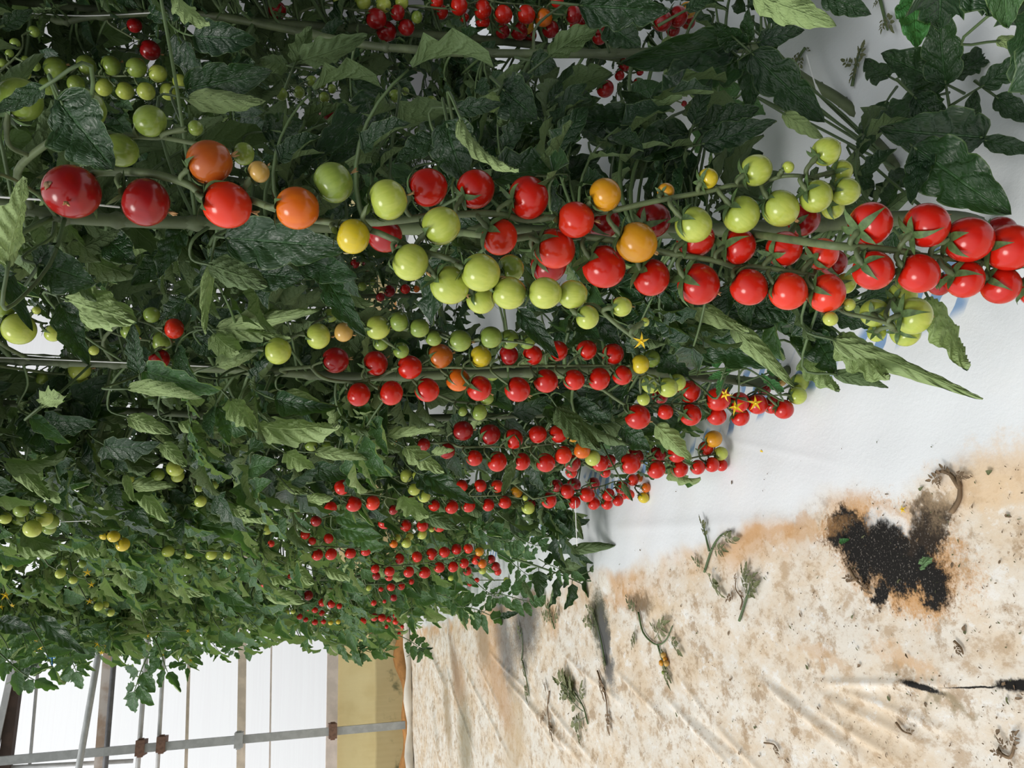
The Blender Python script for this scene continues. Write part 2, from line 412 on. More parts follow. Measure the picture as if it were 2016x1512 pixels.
# ------------------------------------------------------------------ the bunches
# (depth, label, stalk path in the photo, tomatoes "x,y,r,ripeness[b = further back]", plant, flowers)
TR = [
 (.575, 'longest nearest bunch, dark red tomatoes on top ripening down to pale green', [(195,338),(290,340),(370,362),(402,384),(490,395),(560,418),(640,436),(735,455),(790,478),(905,518),(960,560),(1060,575),(1150,592),(1215,640),(1252,668)],
  '141,378,53,D 288,399,46,D 448,404,46,S 413,319,43,B 586,410,41,O 657,359,40,G 510,338,21,T 765,393,39,P 696,466,34,Y 869,444,37,P 809,517,37,P 947,537,38,P 886,562,38,P 1003,577,33,P 1074,577,32,P 1128,580,28,P 947,590,28,Pb 1006,528,27,Gb 1157,625,24,P 1224,604,20,P 1270,634,9,P', 'n1', [(1262,672,18)]),
 (.615, 'near bunch with scarlet tomatoes above and a spray of green ones below', [(745,438),(800,432),(880,423),(1000,420),(1100,429),(1190,418),(1270,400),(1330,388),(1400,375),(1480,353),(1560,345),(1612,352)],
  '758,464,33,Db 843,369,38,R 937,372,37,R 1041,389,41,R 984,467,36,S 1134,433,36,S 1192,383,33,A 1254,478,40,A 1311,377,17,A 1394,351,20,Y 1366,443,35,P 1489,335,31,P 1460,423,37,P 1552,329,12,P 1627,298,28,P 1607,387,32,P 1537,411,36,P 1665,377,27,P 1657,337,22,P 1640,410,22,Pb', 'n1', []),
 (.635, 'near double row of bright red tomatoes in the middle, ending in small green ones', [(1010,470),(1080,462),(1190,470),(1300,495),(1382,509),(1460,521),(1544,533),(1610,548),(1650,606),(1720,628),(1772,642)],
  '1093,490,40,S 1190,526,42,R 1283,547,37,R 1376,560,40,R 1475,566,36,R 1552,574,36,S 1628,578,37,S 1370,470,37,R 1453,485,36,R 1544,490,35,R 1619,500,32,S 1081,521,36,Db 1187,437,34,Db 1286,433,35,Db 1583,432,31,Db 1641,517,27,Db 1672,600,13,P 1635,628,14,P 1799,622,36,P 1783,652,30,Pb 1777,582,28,Pb 1722,616,28,Pb 1726,655,18,Pb 1665,558,20,Pb', 'n1', []),
 (.545, 'nearest red bunch of the front row, hanging out over the clean white film', [(1640,484),(1690,487),(1745,491),(1800,498),(1900,514),(1990,521),(2050,528)],
  '1714,440,42,R 1825,443,44,R 1908,472,45,R 1989,487,45,R 1720,533,38,R 1809,539,39,R 1900,550,37,R 1971,562,37,R 1970,456,30,Db 1850,560,22,Db 2060,500,42,R 2045,570,36,R', 'n1', []),
 (.98, 'second red bunch from the camera, two tidy rows with pale green at its tip', [(612,722),(632,742),(667,751),(719,749),(771,728),(865,721),(1021,720),(1160,720),(1235,722),(1290,745),(1325,756)],
  '661,709,25,D 740,715,25,R 807,723,24,R 867,701,24,B 947,702,22,Y 707,777,24,R 771,774,24,R 841,768,24,R 902,748,23,O 944,765,25,R 1019,767,25,R 1075,750,24,R 1130,748,21,R 1180,746,23,R 1225,739,19,R 1002,699,20,D 1049,699,20,R 1097,691,21,R 1155,689,20,R 1207,697,21,R 1261,717,19,Y 1282,706,18,Gb 1315,763,20,P 1282,756,19,Pb 1333,753,17,Pb 1267,786,13,P', 'n2', []),
 (.90, 'bunch of green tomatoes hanging just above the second red bunch', [(500,690),(560,668),(640,640),(700,642),(800,650),(900,668),(1000,672),(1050,680)],
  '548,691,27,P 627,662,25,P 677,654,19,T 744,645,24,P 651,621,14,Gb 786,633,20,G 826,646,19,G 854,666,16,G 906,671,22,G 967,664,21,G 1003,668,19,Gb 1038,673,15,Gb 750,675,16,Gb 790,690,16,Gb', 'n2', []),
 (1.12, 'half hidden trailing bunch of dark green tomatoes below the second red bunch', [(890,790),(940,795),(980,800)],
  '958,784,14,G 944,812,16,G 911,810,10,G 969,734,16,G', 'n2', []),
 (1.10, 'red bunch over the white film with yellow flowers hanging in front of it', [(1188,768),(1225,794),(1246,800),(1308,796),(1392,796),(1470,790),(1550,775)],
  '1256,821,25,R 1357,771,22,R 1360,817,22,R 1414,786,24,R 1411,819,19,R 1456,792,20,R 1492,796,20,R 1520,797,18,R 1543,806,19,R 1310,811,15,R 1458,821,18,R 1300,780,16,Db 1504,765,14,Db 1570,779,18,P 1574,753,18,P 1537,749,12,Tb', 'n2', []),
 (1.24, 'third red bunch from the camera, dark red above, pale green at its tip', [(838,868),(850,871),(900,880),(940,880),(985,879),(1040,879),(1082,874),(1130,880),(1165,890)],
  '912,848,20,D 965,855,20,D 1011,864,20,R 1059,855,18,R 1099,854,18,R 934,902,16,R 979,909,20,R 1027,909,18,R 1074,911,19,R 1109,896,18,S 880,888,16,D 835,875,13,D 1146,887,16,O 1167,902,16,P 1129,858,13,Ab 1127,912,17,Db 1125,930,12,Rb', 'n3', []),
 (1.30, 'red bunch over the film ending in one amber and one pale green tomato', [(1165,922),(1200,922),(1246,909),(1315,909),(1371,900),(1410,885)],
  '1182,912,16,R 1241,913,20,R 1292,924,19,R 1338,922,18,R 1374,920,15,R 1402,915,15,R 1421,916,12,R 1294,897,18,Db 1250,900,18,Db 1333,893,18,R 1390,883,15,S 1405,864,17,A 1419,893,14,P 1200,907,13,Db 1192,930,11,Rb', 'n3', []),
 (1.62, 'red bunch with its tip over the white film, last tomatoes amber and yellow', [(1050,982),(1062,980),(1135,966),(1187,957),(1215,947),(1262,955)],
  '1081,985,16,R 1117,967,15,R 1156,974,15,R 1198,974,13,R 1224,960,13,R 1131,989,13,R 1169,991,13,R 1195,992,12,R 1217,986,11,R 1227,972,12,Rb 1240,974,10,S 1246,945,12,S 1260,940,9,O 1272,960,10,O 1267,980,11,Y 1096,956,13,Db 1130,955,14,Db 1169,952,13,Db', 'n4', []),
 (1.72, 'slim bunch of small red tomatoes ending amber then pale green, among curled leaves', [(832,968),(892,977),(962,976),(1005,978),(1040,985)],
  '855,995,12,R 889,998,14,R 922,995,14,R 961,994,13,R 994,989,13,R 910,956,12,R 946,956,13,R 979,957,13,S 1017,969,12,A 1040,1000,13,P 1034,980,6,P 1046,992,9,Db', 'n4', []),
 (1.60, 'four pale green tomatoes left of the slim red bunch', [(790,950),(810,955),(832,962)],
  '835,977,13,P 815,964,12,P 821,937,10,P 800,937,13,P', 'n4', []),
 (1.55, 'short red bunch half covered by pale curled leaves, above the slim red bunch', [(620,972),(660,976),(720,972),(770,980)],
  '674,959,15,R 602,996,12,R 651,1000,13,R 696,992,16,R 734,990,15,S 810,985,9,Db 774,1004,10,D 620,965,6,Rb', 'n4', []),
 (1.95, 'row of five red tomatoes with small green ones underneath, beneath a curled leaf', [(740,1018),(790,1022),(860,1026)],
  '757,1029,13,R 799,1035,12,R 832,1035,12,R 865,1036,12,R 782,1059,8,P 807,1056,8,P 831,1052,10,P 800,1069,10,P 775,1071,8,O 850,1042,6,P 622,1026,11,D', 'n5', []),
 (2.05, 'red bunch with a thin pale stalk, fifth plant along the front row', [(596,1076),(630,1076),(660,1077),(720,1080)],
  '601,1052,10,R 615,1065,8,R 647,1060,10,R 625,1092,12,R 652,1091,12,R 690,1089,11,R 720,1085,10,R', 'n5', []),
 (2.1, 'long tidy herringbone bunch of small red tomatoes with amber tip, fifth plant along the row', [(727,1092),(735,1107),(760,1114),(810,1111),(850,1107),(912,1096),(946,1098)],
  '786,1100,11,R 821,1096,11,R 850,1091,12,R 875,1087,11,R 899,1081,11,R 922,1080,10,S 944,1086,9,A 739,1120,9,R 767,1125,10,R 805,1126,11,R 836,1127,12,R 865,1117,11,R 892,1116,11,R 914,1109,10,R 937,1102,10,S 950,1110,9,O 950,1123,8,P 920,1124,9,Rb 967,1101,9,Db 976,1115,9,D 980,1125,8,R 741,1134,8,D 766,1136,8,R', 'n5', []),
 (2.7, 'scattered small red tomatoes just beneath the herringbone bunch', [(720,1150),(770,1150),(800,1148)],
  '770,1156,8,R 790,1154,8,R 750,1160,5,R 725,1157,7,P 810,1145,6,R 736,1187,6,R 775,1177,7,D 757,1184,4,R', 'n6', []),
 (2.6, 'few tiny red tomatoes beside the tip of the herringbone bunch', [(900,1140),(930,1143)],
  '939,1142,5,R 925,1150,5,R 888,1138,6,P 997,1142,6,P', 'n6', []),
 (3.0, 'far bunch of bright red tomatoes with two yellow ones at its tip', [(597,1180),(630,1195),(650,1210),(660,1222)],
  '607,1172,10,D 651,1165,7,R 635,1186,8,R 653,1189,8,R 620,1201,6,R 634,1207,6,R 590,1214,6,R 602,1220,5,R 620,1225,6,R 637,1224,5,R 651,1226,5,Y 666,1224,5,Y 606,1199,4,R 668,1193,6,R', 'n7', []),
 (3.1, 'three tiny green tomatoes left of the far red bunch', [(552,1196),(575,1200)],
  '564,1205,6,P 577,1204,5,P 557,1200,5,P', 'n7', []),
 (3.2, 'farthest dense red bunch, close to the yellow panel of the end wall', [(705,1210),(740,1208),(785,1212)],
  '715,1222,8,R 737,1215,8,R 752,1216,8,R 766,1219,6,R 779,1212,6,R 779,1224,6,S 761,1234,4,R 792,1234,4,R', 'n7', []),
 (3.7, 'last few tiny red tomatoes at the far end of the row', [(700,1252),(740,1246),(785,1244)],
  '729,1242,5,D 776,1251,4,R 786,1247,4,R 696,1269,4,R 714,1259,4,P', 'n8', []),
 (2.3, 'three stray red and orange tomatoes deep in the leaves of the fifth plant', [(515,1140),(560,1130)],
  '520,1150,7,R 534,1070,7,S 526,1042,11,P 571,1135,5,R', 'n5', []),
 (1.24, 'two neat rows of olive green tomatoes in the second row, high up', [(40,150),(57,150),(110,152),(175,149),(240,149),(300,155),(350,166)],
  '110,134,21,G 170,129,20,G 219,129,19,G 269,133,19,G 311,145,17,P 354,160,14,P 95,170,17,G 150,165,17,G 205,172,17,P 246,179,17,P 288,180,17,P 332,181,16,P', 'q2', []),
 (1.1, 'small young green tomatoes on thin stalks at the top edge of the second row', [(0,140),(25,118),(42,98),(45,70)],
  '24,155,14,P 48,145,12,P 70,130,10,G 5,125,10,G 50,119,9,G 19,105,8,G 30,85,10,G 67,62,11,G', 'q2', []),
 (.60, 'four large shaded green tomatoes half hidden by dark leaves above the nearest bunch', [(120,262),(190,264),(260,270),(330,268)],
  '166,215,40,G 296,238,30,G 40,195,42,G 238,296,33,G 385,252,15,G 480,303,22,G', 'n1', []),
 (1.25, 'two dark red tomatoes alone among shaded leaves of the second row', [(262,75),(285,82)],
  '296,99,19,D 265,50,14,D 427,214,7,R', 'q2', []),
 (1.3, 'long shaded red bunch at the edge of the view, pale green tomatoes above', [(640,8),(720,22),(800,8),(880,18),(960,6),(1040,10),(1090,20)],
  '664,0,10,P 714,5,16,P 755,10,15,P 791,4,14,P 741,37,20,D 761,62,19,D 783,25,15,D 800,54,16,D 859,4,14,R 904,12,18,R 951,19,18,R 951,42,14,R 991,29,18,R 1036,29,18,R 1070,35,17,O 869,24,14,Rb 914,34,10,Rb 990,62,14,Db 790,47,9,G 821,34,12,G 748,60,10,Gb 1036,52,15,Ab 1022,62,17,Db 1042,70,15,Db 1084,58,17,D 1097,2,13,R 546,20,17,D', 'q2', []),
 (1.26, 'dangling dark red tomatoes of the second row beside a pointed backlit leaf', [(1110,8),(1140,25),(1172,50)],
  '1130,29,17,D 1137,47,15,D 1177,47,18,D 1180,73,15,D 1175,27,10,D', 'q1', []),
 (1.15, 'clump of dark red tomatoes with one olive tomato at the edge of the view', [(1270,8),(1310,18),(1350,30)],
  '1305,42,20,D 1335,33,20,D 1354,20,16,A 1355,43,14,Db 1275,30,12,Db 1325,58,14,D', 'q1', []),
 (1.4, 'loose bunch of dark red tomatoes between dark leaves, low in the second row', [(1215,120),(1235,140),(1245,165)],
  '1230,128,13,D 1260,142,7,D 1220,149,10,D 1192,175,17,D 1257,165,12,D 1347,204,6,D', 'q1', []),
 (1.9, 'tiny shaded green tomatoes deep between the two rows, left of the small yellow flower', [(540,170),(600,168),(660,180)],
  '554,185,13,G 589,182,12,G 614,160,11,G 633,163,10,G 639,192,11,G 654,175,9,G 644,220,16,D 669,221,10,G', 'q3', [(734,172,9)]),
 (1.9, 'tiny shaded green tomatoes deep between the two rows, right of the small yellow flower', [(770,170),(820,190),(860,205)],
  '778,189,13,G 798,180,8,G 824,204,12,G 849,202,13,G 845,225,12,P', 'q3', []),
 (.85, 'two green tomatoes in front of the bright gap at the upper edge of the view', [(0,625),(20,622),(60,630),(95,640)],
  '38,648,30,P 105,656,17,P 5,600,26,G 72,611,8,P', 'n2', []),
 (.97, 'red and green tomatoes half hidden behind a twisted leaf near the second stem', [(250,625),(300,640),(340,675),(320,690)],
  '343,647,20,S 314,707,20,D 318,672,20,Gb 257,652,18,G 299,620,16,G 185,690,10,P', 'n2', []),
 (1.15, 'yellowish green tomatoes tucked under the second stem', [(100,735),(150,738),(180,745)],
  '157,727,22,P 82,745,12,G 162,747,10,P', 'n2', []),
 (1.45, 'cluster of olive green tomatoes by curled leaves, upper edge of third plant', [(0,985),(30,990),(60,1005),(100,1010)],
  '64,1041,17,P 86,1020,17,P 42,1004,14,G 39,1020,15,Gb 80,1000,12,G 101,1027,15,Gb 97,1040,13,Gb 10,1020,12,P', 'n3', []),
 (1.5, 'three dim green tomatoes in the shade above the olive green cluster', [(20,925),(50,928),(110,935)],
  '39,917,12,P 57,940,11,G 155,946,11,T', 'n3', []),
 (1.5, 'pair of pale green tomatoes under a drooping leaf, with an orange one below', [(305,912),(340,912),(390,930),(440,920)],
  '345,922,16,P 350,937,13,P 311,934,13,G 395,987,12,P 392,960,9,G 440,925,7,S 422,955,9,G 255,942,10,P', 'n4', []),
 (1.8, 'two yellowish tomatoes beside a pale leaf, fourth plant along the row', [(200,1045),(225,1050),(240,1062)],
  '224,1056,12,Y 242,1072,14,Y 205,1054,9,Y', 'n4', []),
 (1.95, 'string of pale green tomatoes spaced along a thin dark stalk', [(300,1078),(350,1083),(410,1084),(450,1086)],
  '331,1085,12,P 372,1089,11,P 416,1091,12,P 447,1094,8,P', 'n5', []),
 (2.0, 'young green tomatoes with yellow blossom high on the far plants', [(95,1112),(125,1128),(145,1135),(170,1140)],
  '15,1114,10,P 119,1129,10,P 144,1142,8,P 127,1107,7,G 162,1110,8,G', 'n5', [(172,1127,9),(180,1151,7)]),
 (2.3, 'little chain of four green tomatoes near the top of the far plants', [(170,1180),(200,1190),(220,1200)],
  '194,1194,9,P 206,1191,8,P 218,1206,8,P 187,1182,7,P', 'n6', [(176,1184,7)]),
 (1.2, 'pair of dark green tomatoes behind pale curled leaves left of third bunch', [(590,862),(620,866),(650,868)],
  '613,876,13,G 640,878,12,G 628,890,8,G', 'n3', []),
 (2.2, 'tiny distant red and green tomatoes seen through the gap above the green bunch', [(600,570),(700,555),(780,560)],
  '619,580,9,R 643,580,7,O 723,523,11,D 699,519,9,D 713,509,8,G 767,573,12,D 798,569,10,R 820,569,7,O 713,564,9,G 734,555,7,G 749,585,9,D', 'q4', []),
]
# sprays of flowers that hang alone
FLOWER_SPRAYS = [
 (1.05, 'thin spray of three yellow flowers hanging before the red bunch over the film', [(1454,705),(1455,740),(1454,775),(1449,785)], [(1428,777,15),(1449,802,17),(1487,794,16)], [(1454,775),(1466,785)]),
 (2.6, 'yellow blossom spray beside the tangle of blue twine', [(60,1250),(68,1262),(74,1272)], [(72,1262,7),(78,1275,8),(66,1280,6),(80,1290,5)], []),
 (2.9, 'yellow blossom spray before the slanting brace pipe', [(170,1245),(185,1258),(196,1270)], [(192,1268,7),(210,1272,6),(200,1285,6),(218,1290,5)], []),
 (3.3, 'yellow blossoms near the foot of the peeling brown beam, at the edge of the leaves', [(350,1275),(358,1283)], [(362,1287,6),(375,1300,5),(322,1290,5)], []),
 (2.5, 'small yellow blossoms among the leaves right of the little chain of green tomatoes', [(285,1235),(292,1245)], [(292,1252,6),(370,1242,5)], []),
 (2.2, 'yellow flowers on thin stalks at the very top of the far plants', [(5,1150),(10,1165)], [(11,1172,11),(2,1195,7),(24,1192,6)], []),
]

# ------------------------------------------------------------------ plants: where each stem stands
PL = {}
def plant(pid, label, group, x, y, z1=2.25, path=None, light=False, hi=0, lo=0, bias=0.0, zr=(0.25, 2.2), r0=0.0065):
    e = empty('tomato_plant', (x, y, 0))
    tag(e, label, 'tomato plant', group, 'thing')
    if path is None:
        zz = np.linspace(0, z1, 9)
        path = np.stack((x + 0.02 * np.sin(zz * 3 + y * 7), y + 0.025 * np.sin(zz * 2.3 + x * 9 + y), zz), 1)
    path = smooth_path(path, 6)
    PL[pid] = dict(e=e, path=path, light=light, hi=hi, lo=lo, bias=bias, zr=zr, x=x, y=y, o=np.array((x, y, 0)), r0=r0)
def pxpath(pts):
    return np.array([P(*p) for p in pts])
s1 = pxpath([(-260, 385, .66), (0, 402, .67), (110, 425, .68), (230, 434, .70), (420, 440, .73), (640, 446, .75), (900, 452, .76), (1200, 458, .76), (1500, 450, .73), (1640, 440, .735), (1770, 430, .74), (1900, 432, .76)])
s1 = np.vstack((s1, (s1[-1][0] + .02, s1[-1][1] + .05, 0.0)))
s2 = pxpath([(-200, 700, 1.0), (0, 705, 1.02), (110, 713, 1.03), (225, 716, 1.04), (400, 725, 1.06), (540, 732, 1.07), (700, 742, 1.08), (1000, 735, 1.10), (1200, 728, 1.12), (1310, 735, 1.13), (1420, 745, 1.14), (1500, 752, 1.15)])
s2 = np.vstack((s2, (s2[-1][0] + .02, s2[-1][1], 0.0)))
G1, G2, G3 = 'tomato plants of the front row', 'tomato plants of the second row', 'tomato plants of the third row'
plant('n0', 'tomato plant at the near end of the front row with big dark leaves', G1, .47, .22, hi=26, zr=(.1, 1.0), z1=1.6)
plant('n1', 'tomato plant nearest the camera, thick stem behind the largest bunches', G1, .42, .45, path=s1, hi=70, lo=70, zr=(.10, 1.0))
plant('n2', 'tomato plant whose stem crosses the bright gap, second along the front row', G1, .43, .98, path=s2, hi=80, lo=90, zr=(.1, 1.8))
plant('n3', 'tomato plant behind the third red bunch of the front row', G1, .42, 1.33, hi=92, lo=130, zr=(.05, 2.0), bias=.35)
plant('n4', 'tomato plant with the slim red bunch, fourth along the front row', G1, .42, 1.72, hi=95, lo=170, zr=(.05, 2.1), bias=.5)
plant('n5', 'tomato plant with the herringbone bunch, its low leaves reaching over the white film', G1, .41, 2.15, lo=250, light=True, bias=.6, zr=(.02, 2.2))
plant('n6', 'tomato plant just beyond the herringbone bunch, sixth along the front row', G1, .41, 2.6, lo=250, light=True, bias=.6, zr=(.02, 2.2))
plant('n7', 'tomato plant bearing the far bright red bunches, seventh along the front row', G1, .33, 3.1, lo=280, light=True, bias=.7, zr=(.02, 2.2))
plant('n8', 'tomato plant next to last along the front row, towards the yellow panel', G1, .32, 3.6, lo=280, light=True, bias=.7, zr=(.02, 2.2))
plant('n9', 'tomato plant at the far end of the front row, in front of the yellow panel', G1, .31, 4.15, lo=280, light=True, bias=.6, zr=(.02, 2.2))
s3 = pxpath([(-200, 60, 1.2), (60, 30, 1.2), (120, 42, 1.2), (200, 30, 1.2), (400, 28, 1.2), (700, 85, 1.2), (800, 96, 1.2), (920, 104, 1.2), (1200, 105, 1.16), (1460, 95, 1.12), (1510, 108, 1.10), (1590, 160, 1.08), (1650, 195, 1.06), (1700, 240, 1.04)])
s3 = np.vstack((s3, G(1760, 330, 0.01)))
plant('q1', 'tomato plant of the second row whose bare bent stem lies over the white film', G2, .98, .62, path=s3, hi=46, lo=40, zr=(.05, 1.3))
plant('q2', 'tomato plant carrying the olive green bunch high up in the second row', G2, 1.0, 1.1, hi=85, lo=80, zr=(.1, 1.9))
plant('q3', 'tomato plant of the second row, deep in shade behind the small yellow flower', G2, 1.0, 1.6, hi=95, lo=100, zr=(.1, 2.0))
plant('q4', 'tomato plant fourth along the second row, glimpsed between front row leaves', G2, 1.0, 2.1, lo=150, zr=(.1, 2.2))
plant('q5', 'tomato plant fifth along the second row, glimpsed between front row leaves', G2, 1.0, 2.7, lo=150, zr=(.1, 2.2))
plant('q6', 'tomato plant sixth along the second row, glimpsed between front row leaves', G2, 1.0, 3.4, lo=140, zr=(.1, 2.2))
plant('q7', 'tomato plant at the far end of the second row, near the end wall', G2, 1.0, 4.2, lo=140, zr=(.1, 2.2))
plant('q0', 'tomato plant at the near end of the second row, leafy at the lower right', G2, .95, .30, hi=22, zr=(.05, .8), z1=1.5)
for i, yy in enumerate((1.5, 2.0, 2.5, 3.1, 3.8, 4.6)):
    plant('t%d' % i, ['nearest', 'second', 'third', 'fourth', 'fifth', 'farthest'][i] + ' tomato plant of the dim row behind the second row', G3, 1.7, yy, lo=240, zr=(.1, 2.4))

# ------------------------------------------------------------------ tomatoes
def tomato_mesh(seed, ns=28, nr=18):
    r = np.random.default_rng(seed)
    V, F = [], []
    sx, sy = r.uniform(.97, 1.03), r.uniform(.97, 1.03)
    el = r.uniform(.94, 1.06)
    for i in range(nr + 1):
        th = PI * i / nr
        s, c = math.sin(th), math.cos(th)
        rad = 1 - .17 * math.exp(-(th / .30) ** 2) - .05 * math.exp(-((PI - th) / .25) ** 2)
        rad *= 1 + .02 * math.sin(2 * th)
        for j in range(ns):
            p = 2 * PI * j / ns
            lob = 1 + .012 * math.cos(5 * p + seed) * math.exp(-(th / .9) ** 2)
            V.append((rad * s * math.cos(p) * sx * lob, rad * s * math.sin(p) * sy * lob, rad * c * el))
    for i in range(nr):
        for j in range(ns):
            k = (j + 1) % ns
            F.append((i * ns + j, (i + 1) * ns + j, (i + 1) * ns + k, i * ns + k))
    return np.array(V), np.array(F)
TV = [tomato_mesh(i) for i in range(5)]
TV_LO = [tomato_mesh(i, 14, 9) for i in range(3)]
TM = {}
def tomato_me(c, i, low):
    key = (c, i % (3 if low else 5), low)
    if key not in TM:
        V, F = (TV_LO if low else TV)[key[1]]
        TM[key] = mesh_from('tomato', V, F, [TOM[c]])
    return TM[key]
def calyx_mesh(seed):
    r = np.random.default_rng(seed)
    g = Geo()
    n = 5
    for k in range(n):
        a = 2 * PI * k / n + r.uniform(-.2, .2)
        L = r.uniform(.85, 1.2)
        up = r.uniform(0, .8)
        curl = r.uniform(-.5, .9)
        m = 7
        V = []
        for i in range(m + 1):
            t = i / m
            w = .20 * math.sin(PI * min(1, (t * .86 + .14))) ** .8 * (1 - t * .35)
            if i == m: w = .004
            rr = .04 + L * t * (.95 - .15 * up)
            zz = math.sqrt(max(0.0, 1.06 - (rr * .93) ** 2)) - .15 * math.exp(-(rr / .3) ** 2) + .03 + up * .7 * t * t + max(curl, -.1) * .25 * t ** 3
            for sgn, dz in ((-1, .02), (0, -.015), (1, .02)):
                V.append((rr * math.cos(a) - sgn * w * math.sin(a), rr * math.sin(a) + sgn * w * math.cos(a), zz + dz * (1 - t) + .02))
        F = []
        for i in range(m):
            for j in range(2):
                q = i * 3 + j
                F.append((q, q + 3, q + 4, q + 1))
        V = np.array(V)
        g.add(V, F)
        g.add(V - (0, 0, .02), [(f[3], f[2], f[1], f[0]) for f in F])
    V, F = tube(np.array(((0, 0, .78), (0, 0, .9), (0, 0, .98))), np.array((.12, .11, .07)), 7)
    g.add(V, F)
    return g.mesh('calyx', [MAT['calyx']])
CALYX = [calyx_mesh(50 + i) for i in range(6)]
def dry_mesh(seed):
    r = np.random.default_rng(seed)
    g = Geo()
    for k in range(4):
        a = r.uniform(0, 2 * PI)
        d = np.array((math.cos(a) * .3, math.sin(a) * .3, -1))
        pts = [np.array((0, 0, -.95)) + d * t * r.uniform(.3, .42) + np.array((r.uniform(-.05, .05), r.uniform(-.05, .05), 0)) * (t > 0) for t in (0, .5, 1)]
        V, F = tube(np.array(pts), np.array((.03, .055, .012)), 4)
        g.add(V, F)
    return g.mesh('dried_blossom', [MAT['dry']])
DRY = [dry_mesh(i) for i in range(3)]
def flower_mesh():
    g = Geo()
    for k in range(5):
        a = 2 * PI * k / 5
        V = []
        for i in range(6):
            t = i / 5
            w = .17 * math.sin(PI * (.2 + .8 * t)) ** .8 * (1.1 - t) + .004
            rr = .08 + t * .95
            z = .12 * math.sin(t * 2.2) - .35 * t * t
            for s in (-1, 0, 1):
                V.append((rr * math.cos(a) - s * w * math.sin(a), rr * math.sin(a) + s * w * math.cos(a), z + .03 * abs(s)))
        F = [(i * 3 + j, i * 3 + 3 + j, i * 3 + 4 + j, i * 3 + 1 + j) for i in range(5) for j in range(2)]
        g.add(V, F)
        g.add(np.array(V) - (0, 0, .02), [f[::-1] for f in F])
    V, F = tube(np.array(((0, 0, -.05), (0, 0, .25), (0, 0, .6))), np.array((.14, .13, .03)), 8)
    g.add(V, F)
    V, F = tube(np.array(((0, 0, -.3), (0, 0, -.15), (0, 0, -.02))), np.array((.05, .13, .12)), 8)
    g.add(V, F, mi=1)
    return g.mesh('flower', [MAT['petal'], MAT['calyx']])
FLOWER = flower_mesh()

